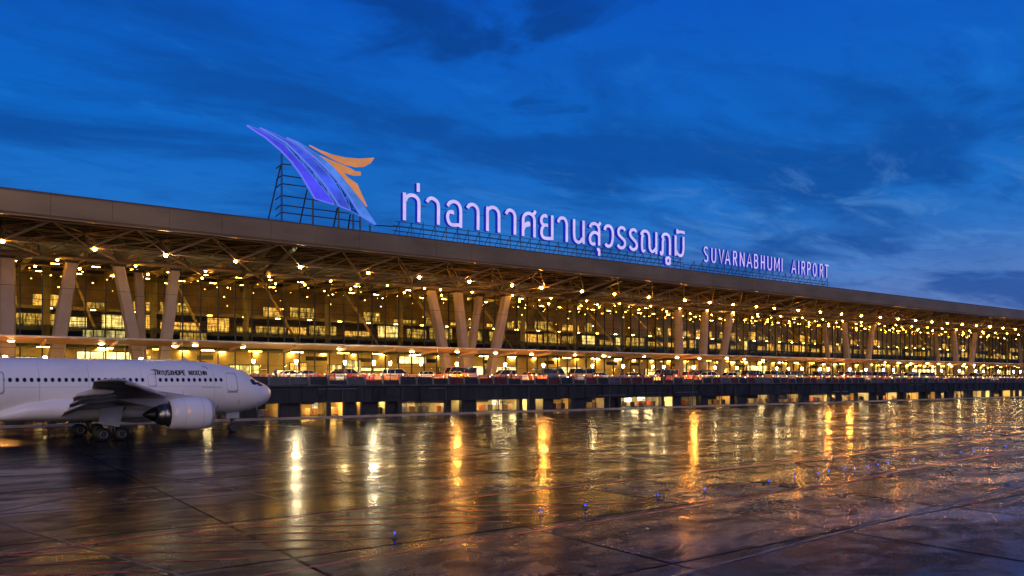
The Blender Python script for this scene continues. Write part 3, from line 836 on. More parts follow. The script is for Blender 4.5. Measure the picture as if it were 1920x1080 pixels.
pst = MB(); pst.box(-.11, .11, -.26, -.04, 4.88, 6.20); pst.box(-.17, .17, -.30, .02, 4.865, 4.98); pst = pst.mesh('parapet_post', M['post'])
PP = 2.95
pan = {}
for hgt in (5.55, 5.85, 6.05):
    mb = MB(); mb.box(-PP / 2 + .14, PP / 2 - .14, -.02, .05, 4.92, hgt); mb.box(-PP / 2 + .14, PP / 2 - .14, -.045, -.021, hgt - .09, hgt - .01)
    pan[hgt] = mb.mesh('parapet_panel', M['panel_dark'])
for k in range(int((330 - X0) / PP)):
    x = X0 + PP * k
    link('parapet_post', pst, road, loc=(x, 0, 0))
    h = random.choice((5.55, 5.85, 6.05, 6.05))
    o = link('parapet_panel', pan[h], road, loc=(x + PP / 2, 0, 0))
    paint(M[random.choice(('panel_red', 'panel_red', 'panel_grey', 'panel_dark', 'panel_dark'))], o)
mb = MB(); mb.box(X0, 330, 109.80, 109.92, 6.205, 6.275); rpart('parapet_rail', mb, M['rail'])
mb = MB(); mb.tube((X0, 109.86, 5.72), (330, 109.86, 5.72), .035, 6); rpart('parapet_rail', mb, M['rail'])
# small amber display panel with lettering-like segments in the parapet
mb = MB()
for k, wd in enumerate((.34, .12, .34, .12, .34)):
    x = 114.35 + .46 * k
    mb.box(x, x + wd, 109.84, 109.87, 5.55, 5.62); mb.box(x, x + .09, 109.84, 109.87, 5.63, 5.95); mb.box(x + .05, x + wd, 109.84, 109.87, 5.96, 6.03)
rpart('amber_display', mb, M['amber_led'])
for x in [X0 + 6 + SEG * k for k in range(39)]:
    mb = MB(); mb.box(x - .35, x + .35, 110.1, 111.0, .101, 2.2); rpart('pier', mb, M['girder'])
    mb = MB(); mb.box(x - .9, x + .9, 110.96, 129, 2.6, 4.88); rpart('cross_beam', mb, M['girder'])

# conduits, cable trays and drain pipes on the girder face
for k in range(34):
    x = X0 + 9.4 * k + random.uniform(0, 3)
    mb = MB(); z = random.choice((2.62, 3.0, 4.2)); mb.box(x, x + random.uniform(3, 8), 109.90, 110.02, z, z + random.choice((.06, .1, .16))); rpart('cable_tray', mb, random.choice((M['post'], M['ledge'], M['dark_wall'])))
    if k % 2:
        mb = MB(); xx = x + random.uniform(1, 6); mb.tube((xx, 109.86, .32), (xx, 109.86, 4.54), .07, 6); mb.box(xx - .12, xx + .12, 109.8, 110.03, 3.35, 3.42); rpart('drain_pipe', mb, M['ledge'])
# ground floor bays under the road
gf = thing('service_bays', 'row of open lit service bays under the elevated road', 'service bay', (0, 112, 0))


def gpart(name, mb, mats, parent=None):
    mb.v = [(x, y - 112, z) for x, y, z in mb.v]
    return mb.build(name, mats, parent or gf)


bays = [(-38, -30, .8), (-27, -18, .7), (-14, -4, .8), (-1.5, 6.4, .8), (8.4, 13.2, .7), (14.2, 19, .6), (20.4, 24.6, .7), (26.8, 32.8, .8), (36.4, 39.6, .5), (42.8, 49.6, 1.5), (51.6, 52.4, .6), (55.2, 56.6, .6), (58.3, 67.3, .9), (68.4, 70.5, .35), (73.4, 84.4, 1.3), (86.0, 88.0, .4), (90.1, 94.5, .7),
        (97.9, 102.9, .6), (106.4, 121.8, 1.2), (124, 129, .35), (132.4, 140, .8), (145.5, 155, .9), (157, 166.5, .7)]
x = 169.0
while x < 330:
    wd = rs.uniform(4, 13); bays.append((x, x + wd, rs.uniform(.6, 1.2))); x += wd + rs.uniform(1, 4)
mb = MB(); mb.box(X0, X1, 110.31, 119, .10, .16); gpart('bay_floor', mb, M['dark_wall'])
mb = MB(); mb.box(X0, X1, 111.25, 119, 2.30, 2.55); gpart('bay_ceiling', mb, M['cream'])
mb = MB(); mb.box(X0, X1, 118.6, 119, .161, 2.29); gpart('bay_back_wall', mb, M['cream'])
prev = X0
for a, b, br in bays + [(X1, X1, 0)]:
    if b - a > 3 and rs.random() < .5:      # low header over part of the opening
        mb = MB(); hx_ = rs.uniform(.3, .6) * (b - a); mb.box(a + .15, a + hx_, 111.48, 111.6, 2.29 - rs.choice((.3, .5, .9)), 2.29); gpart('bay_header', mb, M['dark_wall'])
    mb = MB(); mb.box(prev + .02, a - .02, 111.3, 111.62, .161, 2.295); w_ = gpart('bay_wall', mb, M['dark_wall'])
    if a - prev > 1.6:
        mb = MB(); xx = prev + .3; mb.box(xx, min(a - .3, xx + 1.0), 111.24, 111.29, .18, 2.05)
        mb.v = [(p[0], p[1] - 112, p[2]) for p in mb.v]; mb.build('door', M['panel_dark'], w_)
    prev = b
    if b > a:
        for xx in (a - .12, b + .0):
            mb = MB(); mb.box(xx, xx + .12, 111.63, 118.59, .161, 2.295); gpart('partition', mb, M['cream'])
        k = max(1, int((b - a) / 3.2))
        for q in range(k):
            cx = a + (b - a) * (q + .5) / k
            mb = MB(); mb.box(cx - min(.9, (b - a) / k * .36) * min(1, br), cx + min(.9, (b - a) / k * .36) * min(1, br), 112.6, 112.6 + .34 * br, 2.22, 2.285); gpart('ceiling_strip_light', mb, M['bay_light' if int(a) % 3 else 'bay_amber'])
            if rs.random() < .8:
                mb = MB(); ww = rs.uniform(.4, 1.0); mb.box(cx - ww, cx + ww, 118.50, 118.57, 1.0, 1.95); gpart('lit_window', mb, M[rs.choice(('shop_b', 'shop_a', 'shop_w'))])  # glowing pane added on the back wall to brighten the bay
        if rs.random() < .55 and b - a > 2:      # roller shutter, part lowered
            h = rs.choice((.35, .55, .8, 1.3)); xa = a + .02; xb = min(b - .02, a + rs.choice((2.6, 3.6, b - a)))
            mb = MB()
            for q in range(int(h / .12)):
                mb.box(xa, xb, 111.42, 111.46 + .02 * (q % 2), 2.29 - .12 * (q + 1), 2.29 - .12 * q - .012)
            gpart('roller_shutter', mb, M['ledge'])
        for xx in [a + .04] + ([a + (b - a) * .5] if b - a > 3.4 else []) + [b - .14]:
            mb = MB(); mb.box(xx, xx + .10, 111.30, 111.40, .161, 2.294); gpart('door_frame', mb, M['mullion'])
        if b - a > 5:
            mb = MB(); xx = a + (b - a) * rs.uniform(.3, .7); mb.box(xx, xx + .14, 111.7, 111.84, .161, 2.295); gpart('bay_post', mb, M['rim'])

# ---------------------------------------------------------------- roof signs
def smooth(pts, n=5):
    """Catmull-Rom through the points of a stroke"""
    if len(pts) < 3:
        return [Vector(p) for p in pts]
    P = [Vector(p) for p in pts]; P = [P[0] * 2 - P[1]] + P + [P[-1] * 2 - P[-2]]
    out = []
    for k in range(1, len(P) - 2):
        a, b, c, d = P[k - 1:k + 3]
        for q in range(n):
            u = q / n
            out.append(.5 * ((2 * b) + (c - a) * u + (2 * a - 5 * b + 4 * c - d) * u * u + (3 * b - a - 3 * c + d) * u ** 3))
    out.append(P[-2]); return out


def offset_poly(pts, wd):
    Lf, Rt = [], []
    for k, p in enumerate(pts):
        a = pts[max(0, k - 1)]; b = pts[min(len(pts) - 1, k + 1)]
        d = b - a
        if d.length < 1e-6:
            d = Vector((1, 0))
        d.normalize(); n = Vector((-d.y, d.x)) * wd / 2
        Lf.append(p + n); Rt.append(p - n)
    return Lf, Rt


def stroke(mb, pts, wd, y0, y1, m=0, ms=1):
    L, Rr = offset_poly(pts, wd)
    for k in range(len(pts) - 1):
        mb.quad([(L[k].x, y0, L[k].y), (L[k + 1].x, y0, L[k + 1].y), (Rr[k + 1].x, y0, Rr[k + 1].y), (Rr[k].x, y0, Rr[k].y)], m)
        mb.quad([(L[k].x, y1, L[k].y), (L[k + 1].x, y1, L[k + 1].y), (Rr[k + 1].x, y1, Rr[k + 1].y), (Rr[k].x, y1, Rr[k].y)], ms)
        for E in (L, Rr):
            mb.quad([(E[k].x, y0, E[k].y), (E[k + 1].x, y0, E[k + 1].y), (E[k + 1].x, y1, E[k + 1].y), (E[k].x, y1, E[k].y)], ms)
    for k in (0, -1):
        mb.quad([(L[k].x, y0, L[k].y), (Rr[k].x, y0, Rr[k].y), (Rr[k].x, y1, Rr[k].y), (L[k].x, y1, L[k].y)], ms)


def shift(mb, ox, oy, oz=0):
    mb.v = [(x - ox, y - oy, z - oz) for x, y, z in mb.v]
    return mb


# the long sign in Thai letters
ts = thing('letter_sign', 'long glowing lavender sign of big looping letters standing on the roof edge', 'sign', (58, 109, 27.7), 0)
for L in THAI:
    mb = MB()
    for q, s in enumerate(L):
        stroke(mb, smooth(s), .56, 109 - .004 * q, 109.75 + .004 * q)
    shift(mb, 58, 109, 27.7).build('letter', [M['face'], M['side']], ts)


def frame(root, o, x0, x1, z0, zr, step, rake=2.2, stub=0.0):
    """support frame: posts, raking struts to the back, rails"""
    k = 0; x = x0
    while x <= x1 + .01:
        mb = MB(); mb.tube((x, 109.9, 27.55), (x, 109.9, z0 + random.uniform(-.1, .3)), .055, 6); shift(mb, *o).build('post', M['steel_blue'], root)
        mb = MB(); mb.tube((x, 109.95, z0 - .1), (x - .05, 109.95 + rake, 27.7), .05, 6); shift(mb, *o).build('raking_strut', M['steel_blue'], root)
        if k % 2:
            mb = MB(); mb.tube((x, 109.9, z0 - .2), (x + step * .35, 109.9, 27.7), .035, 5); shift(mb, *o).build('brace', M['steel_blue'], root)
        x += step; k += 1
    for z, r in zr:
        mb = MB(); mb.tube((x0 - .8, 109.9, z), (x1 + .8, 109.9, z), r, 6); shift(mb, *o).build('rail', M['steel_blue'], root)
        mb = MB(); mb.tube((x0 - .8, 110.7, z - .5), (x1 + .8, 110.7, z - .5), r * .8, 6); shift(mb, *o).build('rail', M['steel_blue'], root)


frame(ts, (58, 109, 27.7), 58.2, 122.4, 30.4, [(30.25, .05), (29.45, .06), (28.75, .06)], 2.14)
for k in range(len(THAI) - 1):      # thin tie rods between the letters, behind them
    xa = max(p[0] for s in THAI[k] for p in s); xb = min(p[0] for s in THAI[k + 1] for p in s)
    mb = MB(); mb.tube((xa - .1, 109.6, 33.1), (xb + .2, 109.6, 33.1), .04, 5); shift(mb, 58, 109, 27.7).build('tie_rod', M['steel_blue'], ts)


def arc(cx, cy, rx, ry, a0, a1, n=10):
    return [(cx + rx * math.cos(R(a0 + (a1 - a0) * k / n)), cy + ry * math.sin(R(a0 + (a1 - a0) * k / n))) for k in range(n + 1)]


GL = {
    'S': [arc(.5, .74, .42, .24, 35, 180, 8) + arc(.5, .26, .42, .24, 90, -145, 12)[0:]],
    'U': [[(.08, 1), (.08, .3)] + arc(.5, .3, .42, .28, 180, 360, 10) + [(.92, .3), (.92, 1)]],
    'V': [[(.02, 1), (.5, 0.02), (.98, 1)]],
    'A': [[(.02, 0), (.5, .99), (.98, 0)], [(.2, .33), (.8, .33)]],
    'R': [[(.1, 0), (.1, 1)], [(.1, .97)] + arc(.55, .74, .36, .23, 90, -90, 8) + [(.1, .51)], [(.5, .5), (.95, 0)]],
    'N': [[(.08, 0), (.08, 1)], [(.08, .98), (.92, .02)], [(.92, 0), (.92, 1)]],
    'B': [[(.1, 0), (.1, 1)], [(.1, .97)] + arc(.52, .755, .34, .215, 90, -90, 8) + [(.1, .54)], [(.1, .54)] + arc(.55, .285, .37, .255, 90, -90, 8) + [(.1, .03)]],
    'H': [[(.08, 0), (.08, 1)], [(.92, 0), (.92, 1)], [(.08, .5), (.92, .5)]],
    'M': [[(.06, 0), (.06, 1)], [(.06, .98), (.5, .2), (.94, .98)], [(.94, 0), (.94, 1)]],
    'I': [[(.5, 0), (.5, 1)]],
    'P': [[(.1, 0), (.1, 1)], [(.1, .97)] + arc(.55, .72, .36, .25, 90, -90, 8) + [(.1, .47)]],
    'O': [arc(.5, .5, .43, .48, 90, 450, 22)],
    'T': [[(.0, .97), (1, .97)], [(.5, 0), (.5, .97)]],
    'Y': [[(.02, 1), (.5, .48), (.98, 1)], [(.5, .48), (.5, 0)]],
    'X': [[(.03, 0), (.97, 1)], [(.03, 1), (.97, 0)]],
    'E': [[(.1, 0), (.1, 1)], [(.1, .97), (.92, .97)], [(.1, .5), (.8, .5)], [(.1, .03), (.92, .03)]],
    'C': [arc(.55, .5, .45, .48, 50, 310, 14)],
}
es = thing('letter_sign', 'smaller lavender sign of plain capital letters farther along the roof edge', 'sign', (128, 109, 27.7), 0)
for ch, a, b in ENGL:
    mb = MB()
    for q, s in enumerate(GL[ch]):
        stroke(mb, [Vector((a + .18 + (b - a - .36) * u, 30.15 + 3.05 * v)) for u, v in s], .33, 109 - .004 * q, 109.5 + .004 * q)
    shift(mb, 128, 109, 27.7).build('letter', [M['face'], M['side']], es)
frame(es, (128, 109, 27.7), 126.6, 174.6, 30.2, [(29.3, .06), (28.6, .05)], 2.4, 1.6)
# handrail between the signs
hr = thing('roof_handrail', 'thin steel handrail along the roof edge between the two lettered signs', 'handrail', (123, 109.9, 27.7))
mb = MB(); mb.tube((0, 0, 1.5), (3.0, 0, 1.5), .045, 6); mb.tube((0, 0, .8), (3.0, 0, .8), .035, 6); mb.build('rail', M['steel_blue'], hr)
for xx in (.4, 2.4):
    mb = MB(); mb.tube((xx, 0, -.1), (xx, 0, 1.5), .05, 6); mb.build('post', M['steel_blue'], hr)

# the winged emblem
em = thing('winged_emblem', 'tall emblem of sweeping blue blades and orange feathers on the roof edge', 'emblem', (39, 109, 27.7))
for q, (poly, mt, nm) in enumerate(zip(EMBLEM, ('blade_violet', 'blade_strip', 'blade_blue', 'blade_strip', 'blade_sky', 'blade_orange', 'blade_orange'), ('blade', 'lattice_strip', 'blade', 'lattice_strip', 'blade', 'feather', 'feather'))):
    off = .22 if nm == 'lattice_strip' else .0
    mb = MB(); mb.prism(poly, 109 + off + .002 * q, 109.45 + .002 * q, 0, 1 if nm == 'blade' else 0)
    shift(mb, 39, 109, 27.7)
    o = mb.build(nm, [M[mt], M['blade_edge']], em)
    if nm == 'blade':     # pale tube along the blade's rim
        pts = [Vector(p) for p in poly] + [Vector(poly[0])]
        e = MB()
        for a, b in zip(pts[:-1], pts[1:]):
            e.tube((a.x - 39, -.03 - .003 * q, a.y - 27.7), (b.x - 39, -.03 - .003 * q, b.y - 27.7), .035, 5)
        e.build('edge_light', M['blade_edge'], o)
    if nm == 'lattice_strip':
        h = len(poly) // 2
        e = MB()
        for k in range(h):
            a, b = poly[k], poly[len(poly) - 1 - k]
            e.tube((a[0] - 39, .18, a[1] - 27.7), (b[0] - 39, .18, b[1] - 27.7), .06, 5)
            if k + 1 < h:
                b2 = poly[len(poly) - 2 - k]
                e.tube((a[0] - 39, .18, a[1] - 27.7), (b2[0] - 39, .18, b2[1] - 27.7), .05, 5)
        e.build('lattice', M['blade_sky'], o)
for (a, b) in EPOST:
    mb = MB(); mb.tube((a[0], 109.55, a[1]), (b[0], 109.55, 27.55), .13, 7); shift(mb, 39, 109, 27.7).build('post', M['steel_blue'], em)
for (a, b) in ERAKE:
    mb = MB(); mb.tube((a[0], 109.6, a[1]), (b[0] * 1.0294, 112.2, 27.75), .11, 6); shift(mb, 39, 109, 27.7).build('raking_strut', M['steel_blue'], em)
for (a, b) in ERAIL:
    mb = MB(); mb.tube((a[0], 109.62, a[1]), (b[0], 109.62, b[1]), .085, 6); shift(mb, 39, 109, 27.7).build('rail', M['steel_blue'], em)
    if b[0] < 52:
        mb = MB(); mb.tube((a[0], 109.62, a[1]), (a[0] - .3, 111.0, a[1] - .4), .075, 6); shift(mb, 39, 109, 27.7).build('tie_rod', M['steel_blue'], em)

# ---------------------------------------------------------------- airliner
air = thing('airliner', 'white twin-engine airliner parked on the wet apron in front of the terminal', 'airliner', (25.5, 86.0, 0.0), R(5))
XS = [4.18, 4.10, 3.7, 3.2, 2.6, 1.9, 1.0, .1, -1.0, -2.2, -3.6, -5.2, -7.4, -12, -20, -27, -31, -36, -40.5]
ZTp = [4.27, 4.62, 5.00, 5.24, 5.50, 5.92, 6.50, 6.87, 7.16, 7.38, 7.52, 7.60, 7.62, 7.62, 7.62, 7.62, 7.6, 7.45, 7.1]
ZBt = [4.13, 3.64, 3.08, 2.80, 2.58, 2.38, 2.17, 2.06, 2.01, 1.99, 1.98, 1.98, 1.98, 1.98, 1.98, 2.02, 2.7, 4.3, 6.0]
HW = [.05, .52, 1.08, 1.50, 1.84, 2.14, 2.42, 2.58, 2.66, 2.76, 2.81, 2.82, 2.82, 2.82, 2.82, 2.80, 2.45, 1.5, .5]
XA = np.array(XS[::-1])


def prof(x):
    return (float(np.interp(x, XA, ZTp[::-1])), float(np.interp(x, XA, ZBt[::-1])), float(np.interp(x, XA, HW[::-1])))


def fus(x, z, off=0.0):
    """point on the starboard side of the fuselage at station x, height z"""
    a, b, h = prof(x); c = (a + b) / 2; r = (a - b) / 2
    q = max(-1, min(1, (z - c) / r)); y = -h * math.sqrt(max(0, 1 - q * q))
    n = Vector((0, y / (h * h), (z - c) / (r * r)))
    n = n.normalized() if n.length > 0 else Vector((0, -1, 0))
    return Vector((x, y, z)) + n * off


fm = MB(); NS = 40
xs = []
for a, b in zip(XS[:-1], XS[1:]):
    k = 3 if a > -6 else 2
    xs += [a + (b - a) * q / k for q in range(k)]
xs.append(XS[-1])
# soften the station lines
prs = np.array([prof(x) for x in xs]); sm = prs.copy()
for k in range(2, len(xs) - 1):
    sm[k] = prs[k] * .5 + prs[k - 1] * .25 + prs[k + 1] * .25
rings = []
for x, (a, b, h) in zip(xs, sm):
    c = (a + b) / 2; r = (a - b) / 2
    rings.append([(x, h * math.sin(2 * math.pi * k / NS), c + r * math.cos(2 * math.pi * k / NS)) for k in range(NS)])
fm.rings(rings)
fuse = fix_normals(fm.build('fuselage', M['white_paint'], air, True))


def patch(x0, x1, z0, z1, off, n=4, m=4, corner=.3, slant=0.0):
    """rounded panel lying on the starboard fuselage side, with its own rim"""
    mb = MB(); cx, cz, hx, hz = (x0 + x1) / 2, (z0 + z1) / 2, (x1 - x0) / 2, (z1 - z0) / 2
    ring = []
    r = min(hx, hz) * corner * 2
    for qx, qz, a0 in ((1, 1, 0), (-1, 1, 90), (-1, -1, 180), (1, -1, 270)):
        for k in range(n + 1):
            a = R(a0 + 90 * k / n)
            ring.append((cx + qx * (hx - r) + r * math.cos(a), cz + qz * (hz - r) + r * math.sin(a)))
    dense = []
    for a, b in zip(ring, ring[1:] + ring[:1]):
        k = max(1, int(math.hypot(b[0] - a[0], b[1] - a[1]) / .16))
        dense += [(a[0] + (b[0] - a[0]) * q / k, a[1] + (b[1] - a[1]) * q / k) for q in range(k)]
    ring = dense
    rr = []
    for f, o in ((1.0, -.01), (1.0, off), (.8, off), (.6, off), (.4, off), (.2, off)):
        rr.append([fus(cx + (p - cx) * f + slant * (q - cz), cz + (q - cz) * f, o) for p, q in ring])
    mb.rings(rr, 0, True, (False, True))
    return mb


# cabin windows
wx = -2.2; k = 0
while wx > -27:
    if not (-9.35 < wx < -8.6):
        fo = patch(wx - .165, wx + .165, 5.37, 5.80, .006, 3, corner=.48).build('window_frame', M['wing_light'], fuse)
        patch(wx - .125, wx + .125, 5.41, 5.76, .014, 3, corner=.48).build('cabin_window', M['dark_glass'], fuse)
    wx -= .545; k += 1
# cockpit panes
for q, (xa, xb, za, zb, sl) in enumerate(((2.02, 2.74, 4.92, 5.32, -.7), (1.22, 1.94, 5.06, 5.66, -.4), (1.10, 1.42, 5.36, 5.76, -.2))[:2]):
    patch(xa, xb, za, zb, .016, 4, corner=.35, slant=sl).build('cockpit_window', M['dark_glass'], fuse)
# forward passenger door, overwing exits, cargo door
for (xa, xb, za, zb) in ((-1.55, -.45, 4.38, 6.28), (-9.30, -8.62, 4.95, 6.15), (-22.3, -21.2, 4.38, 6.28)):
    f = patch(xa - .04, xb + .04, za - .04, zb + .04, .008, 4, corner=.2).build('door_outline', M['door_line'], fuse)
    d = patch(xa, xb, za, zb, .018, 4, corner=.2).build('door', M['white_paint'], fuse, True)
for (xa, xb, za, zb) in ((-1.6, -.4, 4.27, 4.335), (-.98, -.86, 5.30, 5.42), (-1.1, -.9, 5.02, 5.08), (-2.35, -2.31, 2.6, 3.0), (-.2, -.17, 2.95, 3.5), (2.05, 2.1, 3.1, 3.3), (-6.05, -6.02, 4.05, 4.5)):
    patch(xa, xb, za, zb, .014, 2, corner=.2).build('surface_fitting', M['door_line'] if za > 3.6 else M['gear'], fuse)
# panel seams
for xx in (-2.9, -9.9, -14.5, -18.5):
    patch(xx - .012, xx + .012, 3.0, 7.0, .006, 2, corner=.1).build('panel_seam', M['wing_light'], fuse)
patch(-24, -3.0, 4.93, 4.955, .006, 2, corner=.1).build('panel_seam', M['wing_light'], fuse)
patch(-9.9, -8.75, 6.02, 6.66, .009, 3, corner=.1).build('title_panel', M['white_paint'], fuse)
# faint small print below the windows
mb = MB()
for k in range(9):
    xx = -4.2 + .24 * k
    mb.quad([fus(xx, 4.80, .012), fus(xx + .15, 4.80, .012), fus(xx + .15, 4.88, .012), fus(xx, 4.88, .012)])
mb.build('small_print', M['door_line'], fuse)
# title in bold dark capitals over the windows
TXT = "TNYUSXHOPE NXXCHN"
cw = 5.15 / len(TXT); q = 0
for k, ch in enumerate(TXT):
    if ch == ' ':
        continue
    x0 = -8.72 + cw * k; mb = MB()
    zz = 6.06; hh = .45 if k else .52
    for s in GL[ch]:
        P2 = [Vector((x0 + cw * (.08 + .84 * u), zz + hh * v)) for u, v in s]
        if len(P2) == 2:
            P2 = [P2[0], P2[0].lerp(P2[1], .5), P2[1]]
        L, Rr = offset_poly(P2, .105); q += 1
        of = .012 + .0006 * (q % 7)
        for j in range(len(P2) - 1):
            mb.quad([fus(p.x, p.y, of) for p in (L[j], L[j + 1], Rr[j + 1], Rr[j])])
    mb.build('title_letter', M['navy_text'], fuse)
mb = MB(); x0 = -8.95
mb.quad([fus(x0 + a, z, .018) for a, z in ((0, 6.60), (.75, 6.56), (.75, 6.49), (.1, 6.50))])
mb.build('title_swash', M['navy_text'], fuse)
mb = MB(); pts = [Vector((-3.75 + .45 * u, 6.97 - .28 * u * u)) for u in (0, .25, .5, .75, 1)]
L, Rr = offset_poly(pts, .11)
for j in range(4):
    mb.quad([fus(p.x, p.y, .012) for p in (L[j], L[j + 1], Rr[j + 1], Rr[j])])
mb.build('small_emblem', M['door_line'], fuse)

# belly fairing
mb = MB(); rings = []
for x, hw, zt, zb in ((-8.6, 1.2, 2.6, 1.92), (-9.6, 2.3, 3.0, 1.74), (-11.5, 2.95, 3.5, 1.66), (-14.5, 3.15, 4.05, 1.66), (-17.5, 3.12, 4.3, 1.70), (-19.5, 2.95, 3.9, 1.76), (-21.2, 2.55, 3.1, 1.84), (-22.3, 1.2, 2.4, 1.93)):
    c = (zt + zb) / 2; r = (zt - zb) / 2
    rings.append([(x, hw * math.copysign(abs(math.sin(2 * math.pi * k / 24)) ** .8, math.sin(2 * math.pi * k / 24)), c + r * math.copysign(abs(math.cos(2 * math.pi * k / 24)) ** .8, math.cos(2 * math.pi * k / 24))) for k in range(24)])
mb.rings(rings); fix_normals(mb.build('belly_fairing', M['white_paint'], air, True))


def airfoil(xl, xt, y, z, tk, droop=0.0, n=9):
    c = xl - xt; up, dn = [], []
    for k in range(n):
        u = (1 - math.cos(math.pi * k / (n - 1))) / 2
        th = tk * (2.97 * math.sqrt(u) - 1.26 * u - 3.5 * u * u + 2.84 * u ** 3 - 1.015 * u ** 4 + .04 * (1 - u)) * .52
        cam_ = .02 * c * 4 * u * (1 - u)
        zz = z + cam_ - droop * u * u
        up.append((xl - c * u, y, zz + th)); dn.append((xl - c * u, y, zz - th * .85))
    return up + dn[::-1][1:-1]


for sg in (-1, 1):
    st_ = [(1.6, -3.6, -14.6, 3.35, 1.25), (3.2, -5.0, -14.9, 3.55, 1.12), (5.6, -7.0, -15.2, 3.86, .95), (8.6, -9.6, -15.7, 4.22, .78), (14.5, -13.0, -17.0, 4.92, .50), (20.2, -16.0, -18.2, 5.52, .30), (21.2, -16.75, -18.45, 5.60, .14)]
    mb = MB(); mb.rings([airfoil(xl, xt, sg * y, z, tk, .35 if y < 9 else .15) for y, xl, xt, z, tk in st_])
    wing = fix_normals(mb.build('wing', M['grey_paint'], air, True))
    if sg < 0:
        wing_r = wing
    # leading-edge slats
    for (y0, y1) in ((3.4, 7.4), (9.2, 14.2), (14.5, 19.8)):
        ys = [q[0] for q in st_]
        mb = MB(); rr = []
        for y in (y0, (y0 + y1) / 2, y1):
            xl = float(np.interp(y, ys, [q[1] for q in st_])); z = float(np.interp(y, ys, [q[3] for q in st_]))
            hh = .16 if y < 9 else .10
            rr.append([(xl + .30, sg * y, z - .16), (xl + .18, sg * y, z + hh * .4), (xl - .45, sg * y, z + hh + .16), (xl - .5, sg * y, z + hh + .10), (xl - .12, sg * y, z - .22), (xl + .2, sg * y, z - .28)])
        mb.rings(rr); fix_normals(mb.build('slat', M['wing_light'], wing, True))
    # trailing-edge flaps, lowered
    for (y0, y1, ch, dr) in ((3.0, 7.6, 2.0, .95), (8.8, 12.2, 1.6, .7), (12.4, 16.0, 1.3, .5)):
        ys = [q[0] for q in st_]
        mb = MB(); rr = []
        for y in (y0, (y0 + y1) / 2, y1):
            xt = float(np.interp(y, ys, [q[2] for q in st_])); z = float(np.interp(y, ys, [q[3] for q in st_])) - .32
            rr.append([(xt + .55, sg * y, z + .06), (xt + .35, sg * y, z + .16), (xt - ch * .5, sg * y, z - dr * .35), (xt - ch, sg * y, z - dr), (xt - ch * .5, sg * y, z - dr * .6), (xt + .4, sg * y, z - .12)])
        mb.rings(rr); fix_normals(mb.build('flap', M['grey_paint'], wing, True))
    # flap track fairings
    for (y, ln, rr_) in ((5.2, 3.6, .36), (10.3, 3.2, .33), (13.6, 2.9, .30), (16.8, 2.5, .26)):
        ys = [q[0] for q in st_]
        xt = float(np.interp(y, ys, [q[2] for q in st_])); z = float(np.interp(y, ys, [q[3] for q in st_])) - .50
        mb = MB(); rg = []
        for u in (0, .1, .3, .55, .8, .95, 1):
            r = rr_ * max(.03, math.sin(math.pi * min(1, .06 + .88 * u)) ** .7); x = xt + ln * .62 - ln * 1.05 * u; zz = z - .55 * max(0, u - .55)
            rg.append([(x, sg * y + r * .62 * math.cos(2 * math.pi * k / 10), zz + r * math.sin(2 * math.pi * k / 10)) for k in range(10)])
        mb.rings(rg); fix_normals(mb.build('flap_fairing', M['grey_paint'], wing, True))
    mb = MB(); mb.tube((-16.9, sg * 21.25, 5.62), (-17.5, sg * 21.3, 5.62), .07, 6); mb.build('wingtip_light', M['wing_light'], wing)
    # engine: nacelle, fan, exhaust, pylon
    EY, EZ = sg * 8.2, 2.45
    mb = MB(); mb.lathe([(1.14, -5.75), (1.20, -5.48), (1.29, -5.38), (1.40, -5.50), (1.50, -5.95), (1.55, -6.8), (1.52, -7.7), (1.42, -8.6), (1.30, -9.25), (1.24, -9.25), (1.24, -8.6)], 'x', 36, (0, EY, EZ), 0, (False, False))
    nac = fix_normals(mb.build('engine_nacelle', M['white_paint'], air, True))
    mb = MB(); mb.lathe([(1.155, -5.72), (1.205, -5.46), (1.29, -5.355), (1.41, -5.47), (1.455, -5.68)], 'x', 36, (0, EY, EZ), 0, (False, False)); mb.build('intake_lip', M['wing_light'], nac, True)
    mb = MB(); mb.lathe([(1.14, -5.75), (1.16, -6.5)], 'x', 28, (0, EY, EZ), 0, (False, True)); mb.build('intake_duct', M['engine_dark'], nac, True)
    mb = MB()
    for k in range(22):
        a = 2 * math.pi * k / 22; c, s = math.cos(a), math.sin(a); c2, s2 = math.cos(a + .2), math.sin(a + .2)
        mb.quad([(-6.42, EY + .3 * c, EZ + .3 * s), (-6.3, EY + 1.12 * c, EZ + 1.12 * s), (-6.42, EY + 1.12 * c2, EZ + 1.12 * s2), (-6.46, EY + .3 * c2, EZ + .3 * s2)])
    mb.lathe([(.02, -6.0), (.18, -6.15), (.32, -6.45)], 'x', 14, (0, EY, EZ)); mb.build('fan', M['gear'], nac)
    mb = MB(); mb.lathe([(1.235, -9.2), (1.0, -9.15), (.98, -8.7)], 'x', 32, (0, EY, EZ), 0, (False, True)); mb.build('fan_duct', M['engine_dark'], nac, True)
    mb = MB(); mb.lathe([(1.16, -9.26), (1.02, -9.3), (1.00, -9.7), (.88, -10.15), (.70, -10.35), (.66, -10.30)], 'x', 32, (0, EY, EZ), 0, (False, True)); mb.build('exhaust_nozzle', M['engine_metal'], nac, True)
    mb = MB(); mb.lathe([(.64, -10.25), (.56, -10.6), (.34, -11.0), (.10, -11.35), (.02, -11.4)], 'x', 20, (0, EY, EZ)); mb.build('exhaust_cone', M['engine_dark'], nac, True)
    for xx in (-6.45, -8.05):
        mb = MB(); mb.lathe([(1.556 if xx > -7 else 1.495, xx - .012), (1.566 if xx > -7 else 1.502, xx), (1.556 if xx > -7 else 1.49, xx + .012)], 'x', 36, (0, EY, EZ), 0, (False, False)); mb.build('cowl_seam', M['wing_light'], nac)
